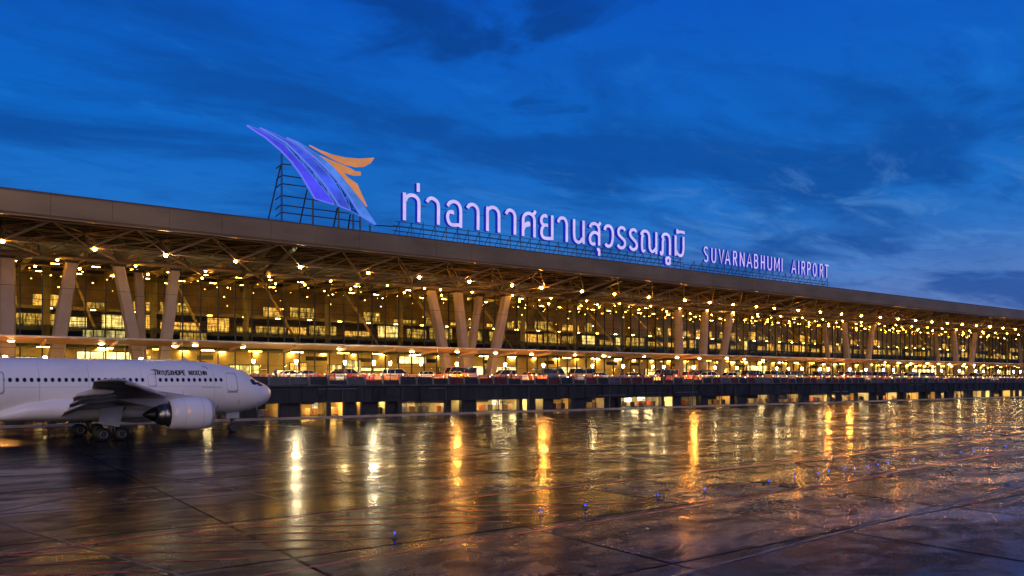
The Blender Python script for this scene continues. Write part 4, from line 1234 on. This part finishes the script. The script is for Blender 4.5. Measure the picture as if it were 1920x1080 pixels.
    mb = MB(); mb.box(-7.9, -7.7, EY + sg * 1.515 - .02, EY + sg * 1.515 + .02, EZ + .18, EZ + .36); mb.build('cowl_latch', M['blade_orange'], nac)
    mb = MB(); mb.hexa([(-6.6, EY - .12, EZ + 1.42), (-10.6, EY - .2, EZ + .7), (-10.6, EY + .2, EZ + .7), (-6.6, EY + .12, EZ + 1.42), (-7.2, EY - .12, EZ + 1.72), (-14.0, EY - .2, EZ + 1.5), (-14.0, EY + .2, EZ + 1.5), (-7.2, EY + .12, EZ + 1.72)])
    mb.build('engine_pylon', M['grey_paint'], air)


def wheel(par, x, y, r, wd):
    mb = MB(); mb.lathe([(r * .62, -wd / 2), (r * .9, -wd / 2), (r, -wd * .32), (r, wd * .32), (r * .9, wd / 2), (r * .62, wd / 2)], 'y', 24, (x, y, r), 0, (True, True))
    tyre = mb.build('wheel', M['black'], par, True)
    mb = MB()
    for s in (-1, 1):
        mb.lathe([(r * .60, s * (wd / 2 + .004)), (r * .5, s * (wd / 2 + .02)), (r * .2, s * (wd / 2 - .03)), (.02, s * (wd / 2 + .05))], 'y', 18, (x, y, r), 0, (False, True))
    mb.build('rim', M['rim'], tyre)


for sg in (-1, 1):
    gx, gy = -13.0, sg * 4.3
    mb = MB(); mb.tube((gx - .3, gy * .86, 3.6), (gx, gy, 1.1), .21, 10); mb.tube((gx, gy, 1.3), (gx, gy, .58), .15, 10); mb.tube((gx - .85, gy, .58), (gx + .85, gy, .58), .14, 8)
    mb.tube((gx + .1, gy, 1.2), (gx + 1.4, gy * .8, 3.0), .09, 8); mb.tube((gx - .1, gy, 1.5), (gx - .1, gy * .5, 2.4), .08, 8); mb.tube((gx + .25, gy, .7), (gx + .35, gy, 1.5), .05, 6)
    leg = mb.build('main_gear_leg', M['gear'], air)
    for dx_ in (-.78, .78):
        mb = MB(); mb.tube((gx + dx_, gy - .62, .58), (gx + dx_, gy + .62, .58), .10, 8); mb.build('axle', M['gear'], leg)
        for dy_ in (-.48, .48):
            wheel(leg, gx + dx_, gy + dy_, .60, .40)
    mb = MB(); yy = gy + sg * .55
    mb.hexa([(gx - 1.05, yy, 3.05), (gx + 1.0, yy - sg * .25, 3.15), (gx + 1.0, yy - sg * .18, 3.15), (gx - 1.05, yy + sg * .07, 3.05), (gx - 1.2, yy - sg * .02, 1.62), (gx + .55, yy - sg * .05, 1.25), (gx + .55, yy + sg * .02, 1.25), (gx - 1.2, yy + sg * .05, 1.62)])
    fix_normals(mb.build('gear_door', M['wing_light'], air))
mb = MB(); mb.tube((-.35, 0, 2.4), (0, 0, .9), .14, 10); mb.tube((0, 0, 1.0), (0, 0, .5), .10, 8); mb.tube((.05, 0, 1.2), (1.1, 0, 2.3), .07, 8); mb.tube((0, -.38, .5), (0, .38, .5), .08, 8)
leg = mb.build('nose_gear_leg', M['gear'], air)
for dy_ in (-.26, .26):
    wheel(leg, 0, dy_, .5, .30)
for dy_ in (-.62, .62):
    mb = MB(); mb.box(-.9, .5, dy_ - .02, dy_ + .02, 1.5, 2.35); mb.build('gear_door', M['wing_light'], air)
mb = MB(); mb.tube((-.02, -.16, 1.5), (.06, -.16, 1.5), .10, 8); mb.tube((-.02, .16, 1.5), (.06, .16, 1.5), .10, 8); mb.build('taxi_light', M['rim'], leg)
# aerials, tail fin and tailplane
mb = MB(); mb.hexa([(-5.0, -.02, 7.58), (-4.6, -.02, 7.58), (-4.6, .02, 7.58), (-5.0, .02, 7.58), (-5.1, -.01, 7.9), (-4.95, -.01, 7.9), (-4.95, .01, 7.9), (-5.1, .01, 7.9)]); mb.build('aerial', M['wing_light'], air)
mb = MB(); mb.rings([[(x, y, 7.3) for x, y in ((-28, 0), (-30, .3), (-35.5, .18), (-37, 0), (-35.5, -.18), (-30, -.3))], [(x, y, 15.2) for x, y in ((-36.4, 0), (-37.2, .12), (-39, .08), (-39.8, 0), (-39, -.08), (-37.2, -.12))]])
fix_normals(mb.build('tail_fin', M['white_paint'], air, True))
for sg in (-1, 1):
    mb = MB(); mb.rings([[(x, sg * .8, 6.4 + z) for x, z in ((-32.5, 0), (-34, .25), (-37.6, 0), (-34, -.2))], [(x, sg * 8.1, 7.2 + z) for x, z in ((-38, 0), (-38.5, .08), (-39.8, 0), (-38.5, -.08))]])
    fix_normals(mb.build('tailplane', M['grey_paint'], air, True))

# ---------------------------------------------------------------- lamps
def lamp_proto(bulb, r, drop, lab, grp):
    root = thing('roof_lamp', lab, 'lamp', (0, 0, 0), 0, grp)
    mb = MB(); mb.tube((0, 0, drop), (0, 0, r * 1.6), .03, 5); mb.lathe([(r * .5, r * 1.75), (r * 1.15, r * 1.05), (r * 1.2, r * .62), (r * 1.05, r * .62)], 'z', 10)
    mb.build('lamp_housing', M['dark_steel'], root)
    mb = MB(); mb.ball((0, 0, 0), r, 10, 6); mb.build('bulb', M[bulb], root, True)
    return root


def set_bulb(root, key):
    for ch in root.children:
        if ch.name.startswith('bulb'):
            paint(M[key], ch)


GA, GB_ = 'lamps under the roof edge', 'lamps deeper under the roof'
row1 = ROW1 + [ROW1[-1] + 9.27 * (k + 1) for k in range(17)]
p1 = None
for k, x in enumerate(row1):
    lab = f"amber lamp under the roof edge, {nth(k + 1)} from the left in the front row"
    if p1 is None:
        p1 = lamp_proto('bulb_amber', .24, .5, lab, GA); o = p1
    else:
        o = dup(p1, (0, 0, 0), 0, lab)
    o.location = (x, 113, 22.32)
    KIDS.pop(o.name, None)
    if k in (7, 9, 13, 18, 23, 29):
        set_bulb(o, 'bulb_orange')
        o['label'] = f"extra bright orange lamp under the roof edge, {nth(k + 1)} from the left in the front row"
    elif k in (4, 2):
        set_bulb(o, 'bulb_warm')
row2 = [12.9, 22.5, 32.0, 41.5, 51.6, 61.8, 69.0, 72.3, 79.0] + [88.2 + 9.27 * k for k in range(25)]
p2 = None
for k, x in enumerate(row2):
    lab = f"small amber lamp deep under the roof, {nth(k + 1)} from the left in the second row"
    if p2 is None:
        p2 = lamp_proto('bulb_small', .15, .45, lab, GB_); o = p2
    else:
        o = dup(p2, (0, 0, 0), 0, lab)
    o.location = (x, 121.0, 21.62)
    if k in (0, 6):
        set_bulb(o, 'bulb_amber')
for k in range(36):
    x = 9.5 + 8.3 * k + random.uniform(-2, 2)
    o = dup(p2, (x, 126.5 + random.uniform(-1, 1), 21.3), 0, 'small amber lamp close to the top of the glass wall, one of a thin scatter', 'lamps by the top of the glass wall')
# pendants in the hall
pr_ = thing('pendant_lamp', 'small warm pendant lamp glowing behind the glass wall of the terminal', 'lamp', (0, 0, 0), 0, 'pendant lamps inside the hall')
mb = MB(); mb.tube((0, 0, .12), (0, 0, 1.6), .015, 4); mb.lathe([(.05, .2), (.15, .1), (.16, .04)], 'z', 8); mb.build('lamp_cap', M['mullion'], pr_)
mb = MB(); mb.ball((0, 0, 0), .11, 8, 5, 0, .8); mb.build('bulb', M['pendant'], pr_, True)
rl = random.Random(5)
for k in range(190):
    u = (k + rl.random()) / 190
    x = 2 + 385 * u ** 1.3
    y, z = ((133.5, 20.8), (137, 19.6), (141, 21.8), (146, 18.9), (135, 21.9), (139.5, 20.9))[k % 6]
    x += rl.uniform(-.5, .5); y += rl.uniform(-.3, .3); z += rl.uniform(-.12, .12)
    if k == 0:
        pr_.location = (x, y, z)
    else:
        o = dup(pr_, (x, y, z), 0, pr_['label'])
        key = rl.choice(('pendant', 'pendant_dim', 'pendant_dim', 'pendant', 'pendant_white'))
        key = 'pendant_dim' if x > 170 and k % 4 else key
        for ch in o.children:
            if ch.name.startswith('bulb'):
                paint(M[key], ch)
# canopy downlights
cd = thing('canopy_downlight', 'oval warm downlight recessed under the drop-off canopy', 'lamp', (0, 0, 0), 0, 'downlights under the canopy')
mb = MB(); mb.lathe([(.46, -.02), (.50, -.07), (.42, -.09)], 'z', 14, (0, 0, 0), 0, (True, False)); mb.build('lamp_housing', M['canopy_top'], cd)
mb = MB(); mb.lathe([(.38, -.082), (.34, -.17), (.20, -.24), (.02, -.26)], 'z', 14, (0, 0, 0), 0, (True, True)); mb.build('lens', M['downlight'], cd)
xs_ = [7.4, 17.6, 26.9, 29.4, 36.2, 43.7, 51.2, 59.9, 64.6, 73, 81.5, 90, 100, 107.9, 109.7, 118.6, 129.3, 137, 145.3] + [152 + 7.7 * k for k in range(22)]
for k, x in enumerate(xs_):
    lab = f"oval warm downlight under the drop-off canopy, {nth(k + 1)} from the left"
    y = 116.6 + (k % 3) * .45
    o = cd if k == 0 else dup(cd, (0, 0, 0), 0, lab)
    o['label'] = lab
    o.location = (x, y, 10.86 - (y - 114) * .126 - .02 + .06)
# lantern posts along the deck
lp = thing('lantern_post', 'x', 'street lamp', (0, 0, 0), 0, 'lantern posts along the elevated road')
mb = MB(); mb.lathe([(.12, 0), (.12, .25), (.055, .35), (.045, 2.25), (.10, 2.32), (.10, 2.38)], 'z', 8); mb.build('post', M['steel_blue'], lp)
mb = MB(); mb.lathe([(.12, 2.385), (.21, 2.86), (.19, 2.92)], 'z', 10); mb.build('lantern_glass', M['lantern'], lp)
mb = MB(); mb.lathe([(.24, 2.925), (.20, 2.99), (.03, 3.07)], 'z', 10); mb.build('lantern_cap', M['steel_blue'], lp)
xs_ = [6.4, 10.5, 21.2, 35.7, 41.9, 49.4, 54.2, 57.0, 62.5, 69.2, 79.0, 87.4, 99.1, 107, 115.1, 118.2, 127.3, 134, 141.2, 148, 155.5, 160, 165.2, 172.6, 176.2, 185.5, 193, 201.4] + [209 + 8.6 * k + (k * 37 % 11 - 5) * .5 for k in range(11)]
for k, x in enumerate(xs_):
    lab = f"bright white lantern on a slim post on the elevated road, {nth(k + 1)} from the left"
    o = lp if k == 0 else dup(lp, (0, 0, 0), 0, lab)
    o['label'] = lab; o.location = (x, 110.62, 5.5)
    key = 'lantern_streak' if x in (6.4, 69.2, 87.4, 127.3, 176.2, 185.5, 252.0) else 'lantern_white' if x in (41.9, 54.2) else 'lantern'  # orange ones are added stand-ins for unidentified sources of the ground streaks
    if key == 'lantern_streak':
        o['label'] = f"glaring orange lantern added for the ground streaks on the elevated road, {nth(k + 1)} lantern from the left"
    for ch in o.children:
        if ch.name.startswith('lantern_glass'):
            paint(M[key], ch)

# ---------------------------------------------------------------- vehicles on the elevated road
BODY = {'white': mat('white_car_paint', (.68, .66, .63), .25, 0, .05), 'silver': mat('silver_car_paint', (.38, .38, .39), .25, .4, .05), 'black': mat('black_car_paint', (.015, .015, .017), .2, 0, .05),
        'red': mat('red_car_paint', (.34, .03, .02), .25, 0, .05), 'tan': mat('tan_car_paint', (.44, .30, .18), .3, 0, .05), 'blue': mat('blue_car_paint', (.03, .06, .18), .25, 0, .05), 'yellow': mat('yellow_car_paint', (.60, .36, .04), .3, 0, .05), 'pink': mat('pink_car_paint', (.60, .16, .22), .3, 0, .05)}


def shell(prof_, w, inset=.10):
    """side profile given width, with rounded shoulders"""
    mb = MB(); cx = sum(p[0] for p in prof_) / len(prof_); cz = sum(p[1] for p in prof_) / len(prof_)
    rings = []
    for y, f in ((-w, .93), (-w * .93, .985), (-w * .8, 1), (w * .8, 1), (w * .93, .985), (w, .93)):
        rings.append([(cx + (x - cx) * f, y, cz + (z - cz) * f) for x, z in prof_])
    mb.rings(rings); return mb


def make_vehicle(kind):
    if kind == 'sedan':
        lo = [(-2.25, .35), (-2.3, .75), (-2.1, .98), (-1.3, 1.02), (1.0, .98), (2.0, .86), (2.28, .68), (2.25, .35), (1.8, .24), (-1.8, .24)]
        cab = [(-1.75, .99), (-1.15, 1.42), (.1, 1.46), (.95, .98)]; W = .88; wx_ = (-1.38, 1.38); roof = 1.46
    elif kind == 'minivan':
        lo = [(-2.35, .35), (-2.4, .9), (-2.3, 1.08), (1.3, 1.06), (2.2, .9), (2.4, .7), (2.38, .35), (1.9, .25), (-1.9, .25)]
        cab = [(-2.3, 1.07), (-2.1, 1.78), (.35, 1.82), (1.5, 1.05)]; W = .93; wx_ = (-1.45, 1.45); roof = 1.82
    else:
        lo = [(-3.0, .38), (-3.02, 1.2), (-2.98, 1.3), (2.7, 1.3), (2.98, 1.1), (3.02, .4), (2.4, .28), (-2.4, .28)]
        cab = [(-2.97, 1.31), (-2.9, 2.25), (2.1, 2.28), (2.75, 1.30)]; W = 1.02; wx_ = (-1.8, 1.9); roof = 2.28
    root = thing(kind, 'x', {'sedan': 'car', 'minivan': 'minivan', 'minibus': 'minibus'}[kind], (0, 0, 0), 0, 'vehicles on the elevated road')
    b = fix_normals(shell(lo, W).build('body', BODY['white'], root))
    fix_normals(shell(cab, W * .88).build('glazing', M['dark_glass'], root))
    mb = MB(); a, c = cab[1], cab[2]
    mb.rings([[(a[0] - .06, -W * .82, a[1] - .05), (c[0] + .08, -W * .82, c[1] - .05), (c[0] + .08, W * .82, c[1] - .05), (a[0] - .06, W * .82, a[1] - .05)], [(a[0] + .05, -W * .74, a[1] + .03), (c[0] - .04, -W * .74, c[1] + .03), (c[0] - .04, W * .74, c[1] + .03), (a[0] + .05, W * .74, a[1] + .03)]])
    for (p, q) in ((cab[0], cab[1]), (cab[3], cab[2])):
        for s in (-1, 1):
            mb.tube((p[0], s * W * .87, p[1]), (q[0], s * W * .80, q[1]), .045, 5)
    mx = (cab[1][0] + cab[2][0]) / 2
    for s in (-1, 1):
        mb.tube((mx, s * W * .885, cab[0][1]), (mx, s * W * .82, cab[1][1]), .045, 5)
    mb.build('roof_panel', BODY['white'], root)
    for s in (-1, 1):
        for xx in wx_:
            mb = MB(); mb.lathe([(.02, -.09), (.26, -.10), (.32, -.07), (.32, .07), (.26, .10), (.02, .09)], 'y', 12, (xx, s * (W - .06), .32)); wl = mb.build('wheel', M['black'], root)
            mb = MB(); mb.lathe([(.19, s * .105), (.03, s * .13)], 'y', 10, (xx, s * (W - .06), .32)); mb.build('rim', M['rim'], wl)
    fx_ = max(p[0] for p in lo); bx_ = min(p[0] for p in lo)
    for s in (-1, 1):
        mb = MB(); mb.box(fx_ - .22, fx_ + .01, s * W * .62 - .16, s * W * .62 + .16, .60, .74); mb.build('headlight', M['head'], root)
        mb = MB(); mb.box(bx_ - .015, bx_ + .2, s * W * .66 - .14, s * W * .66 + .14, .74, .90); mb.build('tail_light', M['tail'], root)
    return root


protos = {}
rv = random.Random(21)
count = 0


def place_vehicle(kind, colour, x, y, lab, flip=False):
    if kind not in protos:
        protos[kind] = make_vehicle(kind); o = protos[kind]; first = True
    else:
        o = copy_tree(protos[kind]); first = False
    o.location = (x, y, 5.5); o.rotation_euler = (0, 0, math.pi if flip else 0); o['label'] = lab
    for ch in o.children:
        if ch.name.split('.')[0] in ('body', 'roof_panel'):
            paint(BODY[colour], ch)


for lane, y in ((0, 113.2), (1, 117.2)):
    x = 8.0 if lane == 0 else 5.0; k = 0
    while x < 300:
        kind = rv.choice(('sedan', 'sedan', 'sedan', 'minivan') if lane == 0 else ('sedan', 'minivan', 'minibus', 'minibus')); colour = rv.choice(('white', 'white', 'silver', 'tan', 'tan', 'black', 'red', 'yellow', 'pink', 'blue'))
        k += 1
        lab = f"{colour} {kind} in the {'outer' if lane == 0 else 'inner'} lane of the elevated road, {nth(k)} from the left"
        place_vehicle(kind, colour, x, y + rv.uniform(-.15, .15), lab, rv.random() < .5)
        x += rv.choice((5.6, 6.2, 7.0, 9.5, 17.0)) if lane == 0 else rv.uniform(7.4, 12.5)

# plastic barriers standing behind the parapet
BAR = {'orange': mat('orange_barrier_plastic', (.62, .17, .03), .4, 0, .08), 'white': mat('white_barrier_plastic', (.66, .58, .50), .4, 0, .08), 'red': mat('red_barrier_plastic', (.46, .05, .03), .4, 0, .08)}
bp_ = None; x = 4.0; k = 0
while x < 292 and k < 120:
    c = rv.choice(('orange', 'orange', 'white', 'red')); k += 1
    lab = f"{c} plastic barrier behind the parapet of the elevated road, {nth(k)} from the left"
    if bp_ is None:
        bp_ = thing('traffic_barrier', lab, 'barrier', (0, 0, 0), 0, 'plastic barriers behind the parapet')
        mb = MB(); mb.rings([[(-.95, -.28, 0), (.95, -.28, 0), (.95, .28, 0), (-.95, .28, 0)], [(-.95, -.25, .22), (.95, -.25, .22), (.95, .25, .22), (-.95, .25, .22)], [(-.93, -.10, .5), (.93, -.10, .5), (.93, .10, .5), (-.93, .10, .5)], [(-.90, -.08, .98), (.90, -.08, .98), (.90, .08, .98), (-.90, .08, .98)]])
        mb.build('barrier_body', BAR['orange'], bp_)
        mb = MB()
        for q in (-.55, 0, .55):
            mb.box(q - .13, q + .13, -.104, -.092, .56, .90)
        mb.build('reflector', M['wing_light'], bp_); o = bp_
    else:
        o = dup(bp_, (0, 0, 0), 0, lab)
    o.location = (x, 111.55 + rv.uniform(-.06, .06), 5.5); o.rotation_euler = (0, 0, rv.uniform(-.05, .05))
    for ch in o.children:
        if ch.name.startswith('barrier_body'):
            paint(BAR[c], ch)
    x += rv.choice((2.05, 2.05, 2.1, 2.4, 4.4))

bl = None  # bollard lamps added as warm bright specks above the parapet rail
for k in range(96):
    x = 12 + 2.9 * k + rv.uniform(-1.3, 1.3)
    lab = f"added bollard lamp glowing along the edge of the elevated road, {nth(k + 1)} from the left"
    if bl is None:
        bl = thing('added_bollard_lamp', lab, 'bollard lamp', (0, 0, 0), 0, 'added bollard lamps along the elevated road')
        mb = MB(); mb.lathe([(.10, 0), (.08, .05), (.07, .82)], 'z', 8); mb.build('post', M['steel_blue'], bl)
        mb = MB(); mb.lathe([(.075, .822), (.08, 1.02)], 'z', 8); mb.build('lamp_glass', M['bollard'], bl)
        mb = MB(); mb.lathe([(.10, 1.022), (.03, 1.07)], 'z', 8); mb.build('cap', M['steel_blue'], bl); o = bl
    else:
        o = dup(bl, (0, 0, 0), 0, lab)
    o.location = (x, 111.05, 5.5)
# luggage trolleys with cases
tr = None; x = 12.0; k = 0
CASE = {'orange': BAR['orange'], 'brown': mat('brown_case', (.13, .065, .03), .5), 'black': mat('black_case', (.02, .02, .022), .45), 'red': mat('red_case', (.30, .04, .03), .45), 'grey': mat('grey_case', (.22, .22, .23), .45), 'tan': mat('tan_case', (.42, .28, .14), .5)}
cs = None


def place_case(x, y, z, colour, lab, grp, rz=0.0, scale=1.0):
    global cs
    if cs is None:
        cs = thing('suitcase', lab, 'suitcase', (0, 0, 0), 0, grp)
        mb = MB(); mb.rings([[(-.26 * f, -.14 * f, z_), (.26 * f, -.14 * f, z_), (.26 * f, .14 * f, z_), (-.26 * f, .14 * f, z_)] for z_, f in ((.06, .92), (.10, 1), (.70, 1), (.74, .92))]); mb.build('case_body', CASE['black'], cs)
        mb = MB(); mb.tube((-.12, .08, .73), (-.12, .08, .98), .012, 4); mb.tube((.12, .08, .73), (.12, .08, .98), .012, 4); mb.tube((-.13, .08, .98), (.13, .08, .98), .018, 5); mb.build('handle', M['gear'], cs)
        for sx in (-1, 1):
            mb = MB(); mb.lathe([(.01, -.02), (.035, -.02), (.035, .02), (.01, .02)], 'y', 8, (sx * .2, 0, .035)); mb.build('wheel', M['black'], cs)
        o = cs
    else:
        o = dup(cs, (0, 0, 0), 0, lab, grp)
    o.location = (x, y, z); o.rotation_euler = (0, 0, rz); o.scale = (scale,) * 3
    for ch in o.children:
        if ch.name.startswith('case_body'):
            paint(CASE[colour], ch)


while x < 260 and k < 64:
    k += 1; y = rv.choice((112.0, 112.05, 111.95, 115.2, 119.4)); lab = f"steel luggage trolley on the elevated road, {nth(k)} from the left"
    if tr is None:
        tr = thing('luggage_trolley', lab, 'trolley', (0, 0, 0), 0, 'luggage trolleys on the elevated road')
        mb = MB(); mb.box(-.5, .5, -.3, .3, .20, .25); mb.box(-.5, -.46, -.3, .3, .251, .5); mb.build('platform', M['rim'], tr)
        mb = MB(); mb.tube((.48, -.28, .25), (.58, -.28, 1.02), .02, 5); mb.tube((.48, .28, .25), (.58, .28, 1.02), .02, 5); mb.tube((.58, -.3, 1.02), (.58, .3, 1.02), .025, 5); mb.build('handle', M['rim'], tr)
        for a, b in ((-.4, 0), (.35, -.25), (.35, .25)):
            mb = MB(); mb.lathe([(.01, -.03), (.10, -.03), (.10, .03), (.01, .03)], 'y', 10, (a, b, .10)); mb.build('wheel', M['black'], tr)
        o = tr
    else:
        o = dup(tr, (0, 0, 0), 0, lab)
    o.location = (x, y, 5.5)
    c = rv.choice(list(CASE))
    place_case(x - .05, y, 5.5 + .252, c, f"{c} suitcase riding on a luggage trolley, {nth(k)} loaded trolley from the left", 'suitcases on the trolleys', math.pi / 2, 1.1)
    x += rv.uniform(2.0, 5.2)

# goods standing in the lit service bays
k = 0
cg = None
for a, b, br in bays:
    if b < 5 or a > 250:
        continue
    n_ = max(1, int((b - a) / 1.35))
    for q in range(n_):
        xx = a + (b - a) * (q + rv.uniform(.25, .75)) / n_; yy = rv.uniform(112.0, 114.5); k += 1
        if rv.random() < .45:
            lab = f"wire cage trolley in the lit bays under the road, {nth(k)} item from the left"
            if cg is None:
                cg = thing('cage_trolley', lab, 'cage trolley', (0, 0, 0), 0, 'goods in the service bays')
                mb = MB(); mb.box(-.6, .6, -.4, .4, .16, .22)
                mb.build('platform', M['gear'], cg)
                mb = MB()
                for sx in (-.58, .58):
                    for sy in (-.38, .38):
                        mb.tube((sx, sy, .22), (sx, sy, 1.6), .025, 5)
                for z_ in (.6, 1.0, 1.4, 1.6):
                    for sy in (-.38, .38):
                        mb.tube((-.58, sy, z_), (.58, sy, z_), .016, 4)
                    for sx in (-.58, .58):
                        mb.tube((sx, -.38, z_), (sx, .38, z_), .016, 4)
                mb.build('cage', M['gear'], cg)
                mb = MB(); mb.box(-.5, .1, -.33, .3, .222, .75); mb.box(.14, .52, -.3, .3, .222, 1.05); mb.box(-.45, .05, -.3, .25, .752, 1.2); mb.build('load', CASE['brown'], cg)
                for sx in (-.5, .5):
                    for sy in (-.32, .32):
                        mb = MB(); mb.lathe([(.01, -.025), (.08, -.025), (.08, .025), (.01, .025)], 'y', 8, (sx, sy, .08)); mb.build('wheel', M['black'], cg)
                o = cg
            else:
                o = dup(cg, (0, 0, 0), 0, lab)
            o.location = (xx, yy, .165); o.rotation_euler = (0, 0, rv.uniform(-.4, .4))
            for ch in o.children:
                if ch.name.startswith('load'):
                    paint(CASE[rv.choice(list(CASE))], ch)
        else:
            c = rv.choice(('orange', 'black', 'brown', 'brown', 'tan', 'black'))
            place_case(xx, yy, .165, c, f"large {c} case in the lit bays under the road, {nth(k)} item from the left", 'goods in the service bays', rv.uniform(-.5, .5), 1.5)

# people on the elevated road
def body_mesh():
    V = [(0, 0, .95), (0, 0, 1.18), (0, 0, 1.40), (0, 0, 1.50), (0, .02, 1.60), (0, .02, 1.72),
         (.09, 0, .92), (.10, .03, .50), (.10, -.01, .08), (.10, .12, .04),
         (-.09, 0, .92), (-.10, -.05, .50), (-.10, -.12, .08), (-.10, .01, .04),
         (.19, 0, 1.40), (.25, -.03, 1.12), (.26, .08, .88), (-.19, 0, 1.40), (-.25, .03, 1.12), (-.26, .12, .90)]
    E = [(0, 1), (1, 2), (2, 3), (3, 4), (4, 5), (0, 6), (6, 7), (7, 8), (8, 9), (0, 10), (10, 11), (11, 12), (12, 13), (2, 14), (14, 15), (15, 16), (2, 17), (17, 18), (18, 19)]
    Rd = [.15, .135, .15, .06, .095, .085, .095, .065, .042, .04, .095, .065, .042, .04, .06, .045, .035, .06, .045, .035]
    me = bpy.data.meshes.new('body'); me.from_pydata(V, E, []); o = bpy.data.objects.new('body', me); COL.objects.link(o)
    sk = o.modifiers.new('skin', 'SKIN'); sk.use_smooth_shade = True
    for v, r in zip(me.skin_vertices[0].data, Rd):
        v.radius = (r, r)
    me.skin_vertices[0].data[0].use_root = True
    o.modifiers.new('sub', 'SUBSURF').levels = 1
    dg = bpy.context.evaluated_depsgraph_get()
    m2 = bpy.data.meshes.new_from_object(o.evaluated_get(dg)); bpy.data.objects.remove(o)
    m2.materials.clear()
    for q in ('shirt', 'trousers', 'skin', 'hair'):
        m2.materials.append(M['skin'] if q == 'skin' else M['hair'] if q == 'hair' else CASE['black'])
    for p in m2.polygons:
        c = p.center
        if c.z > 1.70 or (c.z > 1.6 and c.y < 0.0):
            p.material_index = 3
        elif c.z > 1.47 or (abs(c.x) > .2 and c.z < .96):
            p.material_index = 2
        elif c.z > .93:
            p.material_index = 0
        elif c.z < .09:
            p.material_index = 3
        else:
            p.material_index = 1
        p.use_smooth = True
    return m2


bm_ = body_mesh()
CL = {'white': BAR['white'], 'black': CASE['black'], 'red': CASE['red'], 'grey': CASE['grey'], 'blue': BODY['blue'], 'orange': BAR['orange']}
for k, x in enumerate((20.5, 33.8, 39.0, 46.6, 52.6, 62.5, 71.8, 80.6, 91, 97.5, 104, 112.5, 121.5, 131, 139.5, 151, 163, 175)):
    c = rv.choice(list(CL))
    o = link('person', bm_, None, None, (x, rv.choice((110.95, 110.95, 115.3, 119.0)), 5.5)); o.rotation_euler = (0, 0, rv.uniform(0, 6.28))
    tag(o, f"person in a {c} shirt standing on the elevated road, {nth(k + 1)} person from the left", 'person', 'people on the elevated road')
    paint(CL[c], o)

# ---------------------------------------------------------------- blue taxiway edge lights
tl = None
for k, (x, y) in enumerate(BLUE):
    lab = f"blue taxiway edge light on the wet apron, {nth(k + 1)} from the left in the row"
    if tl is None:
        tl = thing('taxiway_light', lab, 'taxiway light', (0, 0, 0), 0, 'blue taxiway edge lights')
        mb = MB(); mb.lathe([(.12, .0), (.12, .03), (.04, .05), (.032, .14), (.05, .16)], 'z', 10); mb.build('lamp_base', M['gear'], tl)
        mb = MB(); mb.lathe([(.036, .162), (.042, .195), (.03, .23), (.01, .24)], 'z', 10); mb.build('lens', M['blue_lens'], tl, True)
        o = tl
    else:
        o = dup(tl, (0, 0, 0), 0, lab)
    o.location = (x, y, .012)
# slim poles added for thin dark reflections near the apron edge
mp = None
for k, (x, y) in enumerate(((66.2, 95.0), (83.5, 101.0), (117.5, 103.0), (190.0, 106.0))):
    lab = f"slim dark pole added for a thin reflection on the wet apron, {nth(k + 1)} from the left"
    if mp is None:
        mp = thing('reflection_pole', lab, 'pole', (0, 0, 0), 0, 'added poles on the apron')
        mb = MB(); mb.lathe([(.45, 0), (.42, .10), (.08, .16)], 'z', 12); mb.build('base', M['gear'], mp)
        mb = MB(); mb.tube((0, 0, .15), (0, 0, 2.2), .05, 7); mb.build('pole', M['gear'], mp); o = mp
    else:
        o = dup(mp, (0, 0, 0), 0, lab)
    o.location = (x, y, .012)
